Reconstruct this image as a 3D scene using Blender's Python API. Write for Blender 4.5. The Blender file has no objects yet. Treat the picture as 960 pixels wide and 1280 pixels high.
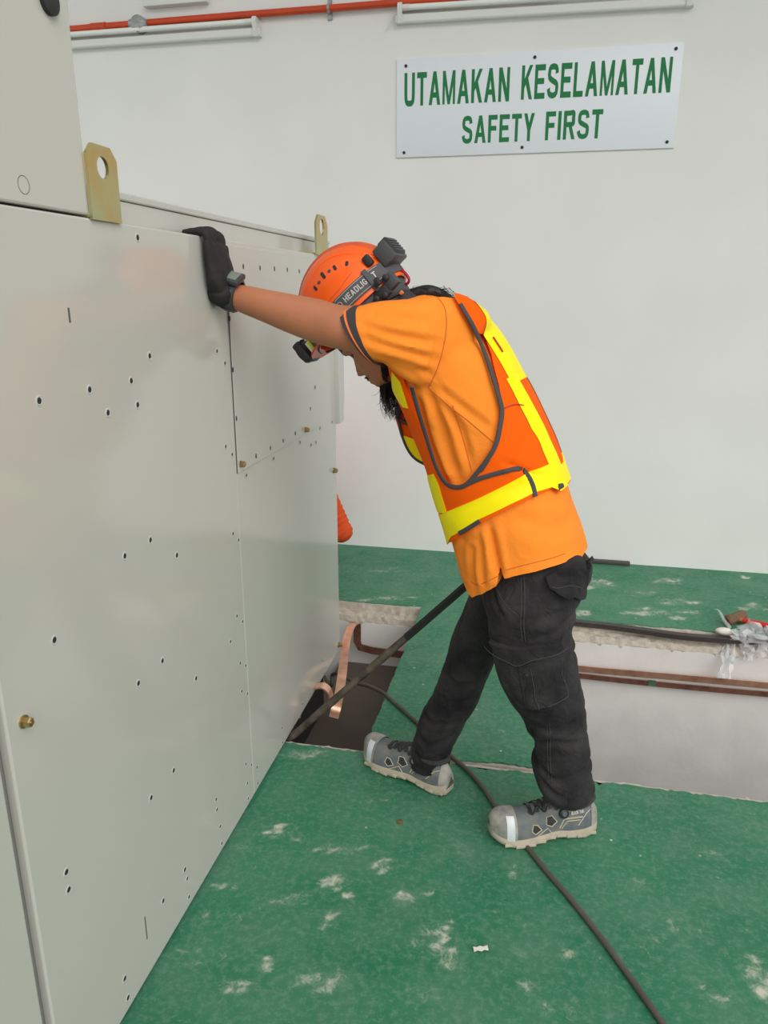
import bpy, bmesh, math, random
import numpy as np
from mathutils import Vector, Matrix, Euler
from mathutils.bvhtree import BVHTree

# ------------------------------------------------------------------ camera, sky, sun, exposure
S = bpy.context.scene
COL = S.collection
CAM_H = 1.45
PITCH, YAW, ROLL = math.radians(16.36), math.radians(11.9), 0.0
cam_data = bpy.data.cameras.new('camera')
cam = bpy.data.objects.new('camera', cam_data)
COL.objects.link(cam)
cam_data.sensor_fit = 'HORIZONTAL'
cam_data.sensor_width = 36.0
FPX = 940.0
cam_data.lens = FPX / 960.0 * 36.0
cam_data.clip_start = 0.05
CAM_R = (Matrix.Rotation(YAW, 3, 'Z') @ Matrix.Rotation(math.pi / 2 - PITCH, 3, 'X') @ Matrix.Rotation(ROLL, 3, 'Z'))
CAM_P = Vector((0, 0, CAM_H))
cam.matrix_world = Matrix.Translation(CAM_P) @ CAM_R.to_4x4()
S.camera = cam

w = bpy.data.worlds.new('world')
S.world = w
w.use_nodes = True
wn = w.node_tree
bg = wn.nodes['Background']
bg.inputs['Color'].default_value = (1.0, 0.995, 0.985, 1)
bg.inputs['Strength'].default_value = 0.62

sun_d = bpy.data.lights.new('daylight', 'SUN')
sun_d.energy = 1.55
sun_d.angle = math.radians(50)
sun_d.color = (1.0, 0.985, 0.96)
sun = bpy.data.objects.new('daylight', sun_d)
COL.objects.link(sun)
sun.rotation_euler = Vector((-0.50, 0.62, -0.60)).to_track_quat('-Z', 'Y').to_euler()

S.view_settings.view_transform = 'Standard'
S.view_settings.look = 'None'
S.view_settings.gamma = 1.0
S.view_settings.exposure = 0.38
S.view_settings.use_curve_mapping = False

random.seed(7)
rng = np.random.default_rng(7)

# ------------------------------------------------------------------ where a line of sight meets a real plane
def ray(px, py):
    return (CAM_R @ Vector((px - 480.0, 640.0 - py, -FPX))).normalized()

def at(px, py, X=None, Y=None, Z=None):
    d = ray(px, py)
    if X is not None: t = (X - CAM_P.x) / d.x
    elif Y is not None: t = (Y - CAM_P.y) / d.y
    else: t = (Z - CAM_P.z) / d.z
    return CAM_P + d * t

# ------------------------------------------------------------------ object helpers
def wloc(o):
    v = Vector((0, 0, 0))
    while o is not None:
        v += o.location
        o = o.parent
    return v

def tag(o, label=None, cat=None, group=None, kind=None):
    if label: o['label'] = label
    if cat: o['category'] = cat
    if group: o['group'] = group
    if kind: o['kind'] = kind
    return o

def thing(name, loc, label, cat, group=None, kind=None):
    o = bpy.data.objects.new(name, None)
    o.empty_display_size = 0.1
    COL.objects.link(o)
    o.location = loc
    return tag(o, label, cat, group, kind)

def mob(name, verts, faces, mat, parent=None, smooth=True, angle=40):
    """one mesh object from world coordinates"""
    vs = np.asarray([tuple(v) for v in verts], dtype=float)
    if parent is not None:
        off = np.array(wloc(parent))
    else:
        off = np.array([(vs[:, 0].min() + vs[:, 0].max()) / 2, (vs[:, 1].min() + vs[:, 1].max()) / 2, vs[:, 2].min()])
    me = bpy.data.meshes.new(name)
    me.from_pydata([tuple(v) for v in (vs - off)], [], [tuple(int(i) for i in f) for f in faces])
    me.validate()
    bm = bmesh.new(); bm.from_mesh(me)
    bmesh.ops.recalc_face_normals(bm, faces=bm.faces)
    bm.to_mesh(me); bm.free()
    if mat is not None: me.materials.append(mat)
    o = bpy.data.objects.new(name, me)
    COL.objects.link(o)
    if parent is None: o.location = off
    else: o.parent = parent
    if smooth:
        me.polygons.foreach_set('use_smooth', [True] * len(me.polygons))
        try: me.set_sharp_from_angle(angle=math.radians(angle))
        except Exception: pass
    return o

class MB:
    """collects shapes (world coordinates) for one mesh"""
    def __init__(s): s.v, s.f = [], []
    def add(s, verts, faces):
        n = len(s.v)
        s.v += [tuple(v) for v in verts]
        s.f += [tuple(i + n for i in f) for f in faces]
        return s
    def box(s, lo, hi, bev=0.0):
        x0, y0, z0 = lo; x1, y1, z1 = hi
        bm = bmesh.new()
        bmesh.ops.create_cube(bm, size=1)
        for v in bm.verts:
            v.co = Vector((x0 if v.co.x < 0 else x1, y0 if v.co.y < 0 else y1, z0 if v.co.z < 0 else z1))
        if bev > 0: bmesh.ops.bevel(bm, geom=list(bm.edges), offset=bev, segments=2, affect='EDGES', profile=0.5)
        return s.addbm(bm)
    def addbm(s, bm):
        bm.verts.ensure_lookup_table(); bm.verts.index_update()
        s.add([v.co.copy() for v in bm.verts], [[v.index for v in f.verts] for f in bm.faces])
        bm.free(); return s
    def tube(s, pts, r, seg=8, cap=True):
        v, f = tube_geo(pts, r, seg, cap); return s.add(v, f)
    def loft(s, rings, cap=True, closed=True):
        v, f = loft_geo(rings, cap, closed); return s.add(v, f)
    def ball(s, c, r, axes=None, seg=14, rings=9):
        v, f = ball_geo(c, r, axes, seg, rings); return s.add(v, f)
    def prism(s, poly, d):
        """poly: list of 3-D points, d: extrusion vector"""
        n = len(poly); d = Vector(d)
        v = [Vector(p) for p in poly] + [Vector(p) + d for p in poly]
        f = [list(range(n))[::-1], list(range(n, 2 * n))] + [[i, (i + 1) % n, n + (i + 1) % n, n + i] for i in range(n)]
        return s.add(v, f)
    def build(s, name, mat, parent=None, smooth=True, angle=40):
        return mob(name, s.v, s.f, mat, parent, smooth, angle)

def loft_geo(rings, cap=True, closed=True):
    n = len(rings[0]); v = []; f = []
    for r in rings: v += [Vector(p) for p in r]
    for i in range(len(rings) - 1):
        for j in range(n if closed else n - 1):
            k = (j + 1) % n
            f.append((i * n + j, i * n + k, (i + 1) * n + k, (i + 1) * n + j))
    if cap and closed:
        f.append(tuple(range(n))[::-1]); b = (len(rings) - 1) * n
        f.append(tuple(range(b, b + n)))
    return v, f

def frames(pts):
    pts = [Vector(p) for p in pts]
    T = []
    for i in range(len(pts)):
        a = pts[max(i - 1, 0)]; b = pts[min(i + 1, len(pts) - 1)]
        T.append((b - a).normalized())
    ref = Vector((0, 0, 1)) if abs(T[0].z) < 0.9 else Vector((1, 0, 0))
    N = [(ref - T[0] * ref.dot(T[0])).normalized()]
    for i in range(1, len(pts)):
        n = N[-1] - T[i] * N[-1].dot(T[i])
        N.append(n.normalized())
    return pts, T, N

def tube_geo(pts, r, seg=8, cap=True):
    pts, T, N = frames(pts)
    rings = []
    for i, p in enumerate(pts):
        ri = r[i] if hasattr(r, '__len__') else r
        B = T[i].cross(N[i])
        rings.append([p + (N[i] * math.cos(2 * math.pi * k / seg) + B * math.sin(2 * math.pi * k / seg)) * ri for k in range(seg)])
    return loft_geo(rings, cap)

def ball_geo(c, r, axes=None, seg=14, rings=9):
    c = Vector(c)
    rr = r if hasattr(r, '__len__') else (r, r, r)
    ax = axes or (Vector((1, 0, 0)), Vector((0, 1, 0)), Vector((0, 0, 1)))
    v = [c + ax[2] * rr[2]]; f = []
    for i in range(1, rings):
        t = math.pi * i / rings
        for k in range(seg):
            p = 2 * math.pi * k / seg
            v.append(c + ax[0] * rr[0] * math.sin(t) * math.cos(p) + ax[1] * rr[1] * math.sin(t) * math.sin(p) + ax[2] * rr[2] * math.cos(t))
    v.append(c - ax[2] * rr[2])
    for k in range(seg):
        f.append((0, 1 + k, 1 + (k + 1) % seg))
    for i in range(rings - 2):
        for k in range(seg):
            a = 1 + i * seg; b = a + seg; q = (k + 1) % seg
            f.append((a + k, b + k, b + q, a + q))
    a = 1 + (rings - 2) * seg; L = len(v) - 1
    for k in range(seg): f.append((L, a + (k + 1) % seg, a + k))
    return v, f

def spline(pts, n, closed=False):
    """Catmull-Rom through points (any dimension)"""
    P = np.array([tuple(p) for p in pts], dtype=float); m = len(P)
    out = []
    segs = m if closed else m - 1
    for t in np.linspace(0, segs, n, endpoint=not closed):
        i = min(int(t), segs - 1); u = t - i
        if closed: p0, p1, p2, p3 = P[(i - 1) % m], P[i % m], P[(i + 1) % m], P[(i + 2) % m]
        else:
            p1, p2 = P[i], P[i + 1]
            p0 = P[i - 1] if i > 0 else 2 * p1 - p2
            p3 = P[i + 2] if i + 2 < m else 2 * p2 - p1
        out.append(0.5 * ((2 * p1) + (-p0 + p2) * u + (2 * p0 - 5 * p1 + 4 * p2 - p3) * u * u + (-p0 + 3 * p1 - 3 * p2 + p3) * u ** 3))
    return np.array(out)

def evaluated(o):
    dg = bpy.context.evaluated_depsgraph_get(); dg.update()
    return bpy.data.meshes.new_from_object(o.evaluated_get(dg))

# ------------------------------------------------------------------ materials
def srgb(r, g, b):
    return tuple(((c / 255 / 12.92) if c / 255 <= 0.04045 else ((c / 255 + 0.055) / 1.055) ** 2.4) for c in (r, g, b)) + (1.0,)

def mat(name, col, rough=0.6, metal=0.0, var=0.0, vscale=20.0, bump=0.0, bscale=200.0, sheen=0.0, spec=0.5, coat=0.0, col2=None, detail=4.0, trans=0.0, alpha=1.0, stretch=None, sss=0.0, bump2=0.0, b2scale=30.0):
    m = bpy.data.materials.new(name)
    m.use_nodes = True
    nt = m.node_tree; n = nt.nodes; l = nt.links
    b = n['Principled BSDF']
    c = col if len(col) == 4 else tuple(col) + (1,)
    b.inputs['Base Color'].default_value = c
    b.inputs['Roughness'].default_value = rough
    b.inputs['Metallic'].default_value = metal
    b.inputs['Specular IOR Level'].default_value = spec
    if sheen: b.inputs['Sheen Weight'].default_value = sheen
    if coat: b.inputs['Coat Weight'].default_value = coat
    if trans: b.inputs['Transmission Weight'].default_value = trans
    if alpha < 1: b.inputs['Alpha'].default_value = alpha
    if sss:
        b.inputs['Subsurface Weight'].default_value = sss
        b.inputs['Subsurface Radius'].default_value = (0.012, 0.004, 0.002)
    tc = n.new('ShaderNodeTexCoord')
    src = tc.outputs['Object']
    if stretch:
        mp = n.new('ShaderNodeMapping'); mp.inputs['Scale'].default_value = stretch
        l.new(src, mp.inputs['Vector']); src = mp.outputs['Vector']
    if var > 0 or col2:
        nz = n.new('ShaderNodeTexNoise'); nz.inputs['Scale'].default_value = vscale; nz.inputs['Detail'].default_value = detail
        l.new(src, nz.inputs['Vector'])
        mx = n.new('ShaderNodeMix'); mx.data_type = 'RGBA'
        c2 = col2 if col2 else tuple(min(1, x * (1 - var)) for x in c[:3]) + (1,)
        mx.inputs['A'].default_value = c
        mx.inputs['B'].default_value = c2 if len(c2) == 4 else tuple(c2) + (1,)
        rp = n.new('ShaderNodeMapRange'); rp.inputs['From Min'].default_value = 0.35; rp.inputs['From Max'].default_value = 0.68
        l.new(nz.outputs['Fac'], rp.inputs['Value']); l.new(rp.outputs['Result'], mx.inputs['Factor'])
        l.new(mx.outputs['Result'], b.inputs['Base Color'])
    if bump > 0:
        nb = n.new('ShaderNodeTexNoise'); nb.inputs['Scale'].default_value = bscale; nb.inputs['Detail'].default_value = 3
        l.new(src, nb.inputs['Vector'])
        bp = n.new('ShaderNodeBump'); bp.inputs['Strength'].default_value = bump; bp.inputs['Distance'].default_value = 0.002
        l.new(nb.outputs['Fac'], bp.inputs['Height']); l.new(bp.outputs['Normal'], b.inputs['Normal'])
        if bump2:
            n2 = n.new('ShaderNodeTexNoise'); n2.inputs['Scale'].default_value = b2scale; n2.inputs['Detail'].default_value = 4; n2.inputs['Distortion'].default_value = 1.2
            l.new(src, n2.inputs['Vector'])
            b2 = n.new('ShaderNodeBump'); b2.inputs['Strength'].default_value = bump2; b2.inputs['Distance'].default_value = 0.02
            l.new(n2.outputs['Fac'], b2.inputs['Height']); l.new(b2.outputs['Normal'], bp.inputs['Normal'])
    return m

M = {}
M['wall'] = mat('wall_paint', srgb(232, 232, 229), 0.75, var=0.05, vscale=2.0, bump=0.15, bscale=60)
M['powder'] = mat('grey_powder_coat', srgb(193, 191, 183), 0.13, bump=0.008, bscale=500, spec=0.55)
M['powder2'] = mat('grey_powder_coat_side', srgb(190, 191, 185), 0.3, spec=0.4)
M['zinc'] = mat('yellow_zinc', (0.60, 0.42, 0.17), 0.30, metal=0.9, col2=(0.50, 0.52, 0.28), vscale=14, bump=0.05)
M['zinc_bolt'] = mat('brass_bolt', (0.45, 0.32, 0.14), 0.35, metal=0.9)
M['screw'] = mat('screw_steel', (0.35, 0.35, 0.34), 0.35, metal=0.8)
M['hole'] = mat('dark_recess', (0.02, 0.02, 0.02), 0.7)
M['seam'] = mat('dark_seam_mark', (0.10, 0.10, 0.095), 0.6)  # dark tone for panel seams, the knockout ring and scratches
M['concrete'] = mat('raw_concrete', srgb(196, 186, 172), 0.9, var=0.22, vscale=55, bump=0.35, bscale=160)
M['trench'] = mat('trench_plaster', srgb(226, 225, 221), 0.85, var=0.10, vscale=6, bump=0.4, bscale=40)
M['trench_dark'] = mat('low_bounce_concrete', srgb(118, 110, 102), 0.9, var=0.2, vscale=8, bump=0.4, bscale=40)  # unseen near wall and bottom, made dark to cut bounce onto the far wall
M['darkfill'] = mat('brown_dark_fill', srgb(92, 82, 74), 0.7, var=0.15, vscale=8)  # dark tone of the added fill-in sheet in the left trench
M['copper'] = mat('copper', (0.94, 0.58, 0.43), 0.34, metal=0.8, col2=(0.72, 0.36, 0.24), vscale=16, bump=0.1)
M['copper_dark'] = mat('tarnished_copper', (0.42, 0.20, 0.14), 0.45, metal=0.7, col2=(0.25, 0.12, 0.09), vscale=22, bump=0.1)
M['verdigris'] = mat('green_patina', srgb(70, 110, 80), 0.7)
M['red_pipe'] = mat('red_conduit', srgb(204, 70, 30), 0.4, var=0.12, vscale=9)
M['galv'] = mat('galvanised', (0.42, 0.43, 0.43), 0.45, metal=0.5, var=0.3, vscale=60)
M['white_enamel'] = mat('white_enamel', srgb(222, 223, 218), 0.35)
M['tube_glass'] = mat('tube_glass', srgb(235, 237, 232), 0.2)
M['sign'] = mat('sign_sheet', srgb(228, 233, 238), 0.4)
M['sign_green'] = mat('sign_letter_green', srgb(0, 118, 62), 0.6)
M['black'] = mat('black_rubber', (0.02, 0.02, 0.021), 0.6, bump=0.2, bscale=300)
M['iron'] = mat('dark_iron_bar', srgb(62, 56, 52), 0.55, metal=0.35, col2=srgb(112, 100, 86), vscale=26, bump=0.3, bscale=80)
M['strip'] = mat('dark_rubber_strip', srgb(72, 66, 64), 0.5, var=0.2)
M['rust'] = mat('rusty_head', srgb(120, 88, 66), 0.75, var=0.35, vscale=40, bump=0.5)
M['red'] = mat('red_handle', srgb(196, 40, 34), 0.4)
M['cable'] = mat('grey_black_cable', srgb(92, 86, 76), 0.65, var=0.25, vscale=12)
M['scrap'] = mat('white_scrap', srgb(225, 222, 212), 0.8)
M['coin'] = mat('brown_stub', srgb(112, 92, 58), 0.6, var=0.3, vscale=80)

def plastic_film():
    m = bpy.data.materials.new('clear_plastic_film'); m.use_nodes = True
    nt = m.node_tree; n = nt.nodes; l = nt.links
    b = n['Principled BSDF']
    b.inputs['Base Color'].default_value = srgb(225, 226, 228)
    b.inputs['Roughness'].default_value = 0.16
    b.inputs['Alpha'].default_value = 0.42
    b.inputs['Specular IOR Level'].default_value = 0.9
    return m
M['film'] = plastic_film()

def floor_mat():
    m = bpy.data.materials.new('green_floor_paint'); m.use_nodes = True
    nt = m.node_tree; n = nt.nodes; l = nt.links
    b = n['Principled BSDF']
    geo = n.new('ShaderNodeNewGeometry')
    P = geo.outputs['Position']
    def noise(scale, detail=5, rough=0.6, vec=P, dist=0.0):
        x = n.new('ShaderNodeTexNoise'); x.inputs['Scale'].default_value = scale
        x.inputs['Detail'].default_value = detail; x.inputs['Roughness'].default_value = rough; x.inputs['Distortion'].default_value = dist
        l.new(vec, x.inputs['Vector']); return x.outputs['Fac']
    def rng_(v, a, c, lo=0.0, hi=1.0):
        x = n.new('ShaderNodeMapRange'); x.inputs['From Min'].default_value = a; x.inputs['From Max'].default_value = c
        x.inputs['To Min'].default_value = lo; x.inputs['To Max'].default_value = hi
        l.new(v, x.inputs['Value']); return x.outputs['Result']
    def mix(f, A, B):
        x = n.new('ShaderNodeMix'); x.data_type = 'RGBA'
        l.new(f, x.inputs['Factor'])
        for k, q in (('A', A), ('B', B)):
            if isinstance(q, tuple): x.inputs[k].default_value = q
            else: l.new(q, x.inputs[k])
        return x.outputs['Result']
    def mul(a, c):
        x = n.new('ShaderNodeMath'); x.operation = 'MULTIPLY'; l.new(a, x.inputs[0])
        if isinstance(c, float): x.inputs[1].default_value = c
        else: l.new(c, x.inputs[1])
        return x.outputs[0]
    base = mix(rng_(noise(1.6, 4), 0.3, 0.7), FLOOR_A, FLOOR_B)
    dust = mix(mul(rng_(noise(5.5, 7, 0.7), 0.40, 0.68), 0.75), base, FLOOR_DUST)
    fine = mix(mul(rng_(noise(55, 6, 0.75), 0.47, 0.70), 0.6), dust, FLOOR_DUST2)
    mp = n.new('ShaderNodeMapping'); mp.inputs['Scale'].default_value = (7, 22, 7); mp.inputs['Rotation'].default_value = (0, 0, 0.35)
    l.new(P, mp.inputs['Vector'])
    scr = mul(rng_(noise(1.0, 7, 0.72, mp.outputs['Vector'], 0.4), 0.60, 0.80), 0.45)
    s1 = mix(scr, fine, srgb(150, 165, 145))
    at_ = n.new('ShaderNodeAttribute'); at_.attribute_name = 'scuff'
    ad = n.new('ShaderNodeMath'); ad.operation = 'MULTIPLY_ADD'; l.new(at_.outputs['Fac'], ad.inputs[0]); ad.inputs[1].default_value = 0.60
    l.new(rng_(noise(34, 10, 0.80, P, 0.9), 0.30, 0.70, 0.05, 0.75), ad.inputs[2])
    spots = rng_(ad.outputs[0], 0.60, 1.02, 0.0, 0.85)
    halo = mul(rng_(at_.outputs['Fac'], 0.05, 1.0, 0.0, 0.55), rng_(noise(60, 6, 0.8), 0.35, 0.65))
    s1 = mix(halo, s1, srgb(150, 172, 152))
    s2 = mix(spots, s1, srgb(204, 200, 184))
    vo = n.new('ShaderNodeTexVoronoi'); vo.inputs['Scale'].default_value = 13; l.new(P, vo.inputs['Vector'])
    fleck = mul(rng_(vo.outputs['Distance'], 0.06, 0.025), rng_(noise(3.0, 2), 0.45, 0.55))
    s3 = mix(fleck, s2, srgb(205, 205, 190))
    l.new(s3, b.inputs['Base Color'])
    b.inputs['Roughness'].default_value = 0.5
    l.new(rng_(noise(5, 5), 0.3, 0.7, 0.42, 0.65), b.inputs['Roughness'])
    b.inputs['Specular IOR Level'].default_value = 0.35
    bp = n.new('ShaderNodeBump'); bp.inputs['Strength'].default_value = 0.35; bp.inputs['Distance'].default_value = 0.002
    l.new(noise(140, 4), bp.inputs['Height']); l.new(bp.outputs['Normal'], b.inputs['Normal'])
    return m
FLOOR_A, FLOOR_B = srgb(32, 106, 74), srgb(50, 124, 90)
FLOOR_DUST, FLOOR_DUST2 = srgb(84, 128, 104), srgb(112, 152, 128)
M['floor'] = floor_mat()
# ------------------------------------------------------------------ the room: back wall, floor slabs, trench
WALL_Y = at(640, 695, Z=0).y
NEAR_Y = 2.095            # trench, near edge
FAR_Y = at(450, 753, Z=0).y    # floor edge of the far slab
LEDGE_Z = -0.045
TW_Y = at(450, 771, Z=LEDGE_Z).y   # far trench wall
CX = -0.771               # the plane of the cabinet side
XL, XR = -6.0, 5.0

MB().box((XL, WALL_Y, -0.02), (XR, WALL_Y + 0.18, 4.2)).build('wall_back', M['wall'], None, False)['kind'] = 'structure'

MB().box((XL, 1.75, 4.25), (XR, WALL_Y + 0.18, 4.40)).build('added_shade_ceiling', M['wall'], None, False)['kind'] = 'structure'  # unseen partial ceiling, added to darken the top of the back wall

def skin_patch(name, x0, x1, y0, y1, step, parent, edges, z=0.0, thick=0.004, scuffs=()):
    """a coat of floor paint with ragged edges; edges: set of sides that crumble"""
    nx, ny = max(2, int((x1 - x0) / step)), max(2, int((y1 - y0) / step))
    xs = np.linspace(x0, x1, nx + 1); ys = np.linspace(y0, y1, ny + 1)
    gx, gy = np.meshgrid(xs, ys, indexing='ij')
    r = np.random.default_rng(abs(hash(name)) % 1000 if False else len(name) * 13 + int(abs(x0) * 100))
    def rag(n_, amp):
        a = r.normal(0, 1, n_); b = np.convolve(r.normal(0, 1, n_ + 8), np.ones(9) / 3, 'valid')
        return amp * (0.5 * a + b)
    if 'y0' in edges: gy[:, 0] += np.abs(rag(nx + 1, edges['y0']))
    if 'y1' in edges: gy[:, -1] -= np.abs(rag(nx + 1, edges['y1']))
    if 'x0' in edges: gx[0, :] += np.abs(rag(ny + 1, edges['x0']))
    if 'x1' in edges: gx[-1, :] -= np.abs(rag(ny + 1, edges['x1']))
    v = [(gx[i, j], gy[i, j], z) for i in range(nx + 1) for j in range(ny + 1)]
    q = lambda i, j: i * (ny + 1) + j
    f = [(q(i, j), q(i + 1, j), q(i + 1, j + 1), q(i, j + 1)) for i in range(nx) for j in range(ny)]
    n0 = len(v)
    rim = [q(i, 0) for i in range(nx + 1)] + [q(nx, j) for j in range(1, ny + 1)] + [q(i, ny) for i in range(nx - 1, -1, -1)] + [q(0, j) for j in range(ny - 1, 0, -1)]
    v += [(v[i][0], v[i][1], z - thick) for i in rim]
    m = len(rim)
    f += [(rim[k], n0 + k, n0 + (k + 1) % m, rim[(k + 1) % m]) for k in range(m)]
    o = mob(name, v, f, M['floor'], parent, False)
    a = o.data.attributes.new('scuff', 'FLOAT', 'POINT')
    val = np.zeros(len(v)); P = np.array([(p[0], p[1]) for p in v])
    for (sx, sy, rx, ry, ang, amt) in scuffs:
        dx, dy = P[:, 0] - sx, P[:, 1] - sy
        c, s_ = math.cos(ang), math.sin(ang)
        u, t = (dx * c + dy * s_) / rx, (-dx * s_ + dy * c) / ry
        val = np.maximum(val, amt * np.exp(-(u * u + t * t)))
    a.data.foreach_set('value', val.astype(np.float32))
    return o

def spot(px, py, wpx, hpx, amt=1.0, ang=0.0):
    p = at(px, py, Z=0); a = at(px + wpx / 2, py, Z=0); b = at(px, py + hpx / 2, Z=0)
    return (p.x, p.y, (a - p).length, (b - p).length, YAW + ang, amt)
def scatter(spots, seed):
    r = np.random.default_rng(seed); out = []
    for (x, y, rx, ry, ang, amt) in spots:
        out.append((x, y, rx, ry, ang, amt * .50))
        for k in range(7):
            a, b = r.normal(0, .55) * rx, r.normal(0, .55) * ry
            c, s_ = math.cos(ang), math.sin(ang); q = r.uniform(.12, .42)
            out.append((x + a * c - b * s_, y + a * s_ + b * c, max(.013, rx * q * 1.15), max(.008, ry * q), ang + r.normal(0, .35), amt * r.uniform(.6, 1.25)))
    return out
near_scuffs = [spot(346, 1039, 45, 14), spot(420, 1105, 40, 22, 1, .3), spot(425, 1062, 60, 12, .7), spot(474, 1081, 24, 14, .9), spot(552, 1170, 22, 34, 1.1),
               spot(545, 1180, 70, 50, .45), spot(412, 1225, 55, 26, .9), spot(296, 1236, 40, 34, .7), spot(945, 1218, 36, 44, 1.0), spot(508, 1122, 34, 16, .9),
               spot(276, 1109, 26, 12, .6), spot(375, 943, 70, 12, .8), spot(340, 1130, 120, 16, .5, .35), spot(660, 1235, 26, 20, .7), spot(710, 1195, 16, 12, .8),
               spot(800, 1105, 24, 24, .4), spot(416, 1145, 14, 14, .8), spot(330, 1208, 16, 14, .8), spot(640, 1090, 30, 20, .5), spot(250, 1150, 20, 12, .5),
               spot(895, 1070, 30, 20, .35), spot(470, 1000, 60, 30, .3), spot(255, 1190, 60, 30, .35), spot(640, 1150, 40, 26, .35), spot(860, 1150, 50, 30, .35), spot(700, 1260, 60, 20, .4), spot(520, 1240, 60, 26, .35), spot(310, 1060, 40, 24, .35), spot(900, 1250, 30, 18, .5), spot(480, 950, 70, 12, .35), spot(560, 1060, 60, 30, .3), spot(800, 1190, 60, 50, .25)]
far_scuffs = [spot(810, 766, 50, 12), spot(840, 752, 46, 9, .9), spot(745, 728, 30, 14, 1), spot(835, 727, 50, 6, .9), spot(858, 765, 40, 8, .7), spot(725, 768, 26, 8, 1),
              spot(480, 748, 60, 8, .7), spot(930, 722, 12, 5, 1.2), spot(940, 760, 40, 8, .7), spot(460, 712, 90, 12, .35), spot(800, 741, 60, 8, .5), spot(560, 745, 60, 10, .4)]

floor = MB().box((XL, -2.2, -0.25), (XR, NEAR_Y, -0.004)).build('floor', M['concrete'], None, False)
floor['kind'] = 'structure'
skin_patch('floor_paint', XL, XR, -2.2, 0.55, 0.11, floor, {})
skin_patch('floor_paint', -0.95, XR, 0.55, NEAR_Y - 0.006, 0.0105, floor, {'y1': 0.006}, scuffs=scatter(near_scuffs, 3))
skin_patch('floor_paint', XL, -0.95, 0.55, NEAR_Y, 0.08, floor, {})
# crumbled concrete along the near trench edge
mb = MB()
xs = np.arange(XL, XR, 0.022)
top = [(x, NEAR_Y - 0.035, -0.0045) for x in xs]; mid = [(x, NEAR_Y + random.uniform(-0.006, 0.012), random.uniform(-0.012, -0.004)) for x in xs]
bot = [(x, NEAR_Y + random.uniform(-0.004, 0.010), -0.05) for x in xs]
mb.loft([top, mid, bot], cap=False, closed=False)
mb.build('concrete_edge', M['concrete'], floor, False)
# far slab with its rebate, trench walls and bottom
MB().box((XL, FAR_Y, -0.25), (XR, WALL_Y, -0.004)).build('far_slab', M['concrete'], floor, False)
skin_patch('floor_paint', XL, XR, FAR_Y + 0.004, WALL_Y, 0.018, floor, {'y0': 0.006}, scuffs=scatter(far_scuffs, 4))
mb = MB()
top = []; rows = []
for k, (yy, zz, amp) in enumerate([(FAR_Y + 0.03, -0.006, 0), (FAR_Y - 0.002, -0.008, 0.004), (FAR_Y - 0.006, LEDGE_Z + .004, 0.006), ((FAR_Y + TW_Y) / 2, LEDGE_Z, 0.006), (TW_Y + 0.01, LEDGE_Z - .002, 0.005), (TW_Y + 0.001, LEDGE_Z - 0.028, 0.004), (TW_Y + 0.004, LEDGE_Z - 0.07, 0.003)]):
    rows.append([(x, yy + random.uniform(-amp, amp) * .6, zz + random.uniform(-amp, amp)) for x in xs])
mb.loft(rows, cap=False, closed=False)
mb.build('ledge', M['concrete'], floor, False)
MB().box((XL, TW_Y, -1.35), (XR, TW_Y + 0.1, LEDGE_Z - 0.03)).build('trench_wall', M['trench'], floor, False)
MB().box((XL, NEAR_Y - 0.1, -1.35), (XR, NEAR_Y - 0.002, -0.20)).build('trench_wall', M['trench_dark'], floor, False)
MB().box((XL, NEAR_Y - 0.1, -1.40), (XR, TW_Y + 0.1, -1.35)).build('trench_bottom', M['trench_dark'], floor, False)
# the slab that bridges the trench
BX0, BX1 = at(458, 927, Z=0).x, at(672, 962, Z=0).x
MB().box((BX0 + .006, NEAR_Y + 0.012, -0.10), (BX1, FAR_Y, -0.004)).build('bridge_slab', M['concrete'], floor, False)
skin_patch('floor_paint', BX0, BX1, NEAR_Y + 0.008, FAR_Y + 0.01, 0.014, floor, {'y0': 0.005, 'x0': 0.0025}, z=0.001, scuffs=[spot(560, 830, 40, 30, .3), spot(600, 900, 60, 40, .2)])
# a chipped corner of the bridge slab
# added brown sheet standing in for the dark depth of the left trench
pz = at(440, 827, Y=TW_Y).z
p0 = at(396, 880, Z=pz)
sheet = MB().box((p0.x, NEAR_Y + 0.004, pz - 0.006), (BX0 - 0.003, TW_Y - 0.005, pz)).build('dark_fill_sheet', M['darkfill'], None, False)
tag(sheet, 'dark brown sheet added to fill in the dark part of the open trench beside the grey cabinet', 'sheet')

# ------------------------------------------------------------------ things on the back wall
WY = WALL_Y
def onwall(px, py, out=0.0): return at(px, py, Y=WY - out)

# red conduit along the top of the wall
pipe = thing('conduit_pipe', onwall(300, 20), 'red painted conduit pipe running along the top of the white wall', 'pipe')
line = [(-60, 50.5), (90, 36.5), (173, 29.5), (300, 19), (411, 10.5), (570, -2.5), (700, -13)]
pts = [onwall(x, y, 0.028) for x, y in line]
MB().tube(pts, 0.0165, 12).build('pipe', M['red_pipe'], pipe)
a, b = pts[1].lerp(pts[2], .30), pts[1].lerp(pts[2], .52)
MB().tube([a, b], 0.020, 12).build('coupling', M['red_pipe'], pipe)
c = onwall(173, 30, 0.035)
jb = MB().tube([c + Vector((0, 0.030, 0)), c + Vector((0, -0.012, 0)), c + Vector((0, -0.016, 0))], [0.040, 0.040, 0.034], 20)
jb.tube([c + Vector((-0.05, 0.005, 0.004)), c + Vector((0.05, 0.005, -0.004))], 0.022, 12)
jb = jb.build('junction_box', M['galv'], pipe)
for k in range(4):
    a = .6 + k * math.pi / 2
    q = c + Vector((math.cos(a) * .026, -.014, math.sin(a) * .026)); MB().tube([q, q + Vector((0, -.004, 0))], .005, 8).build('lid_screw', M['screw'], jb)
c = onwall(411, 10.5, 0.028)
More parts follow.
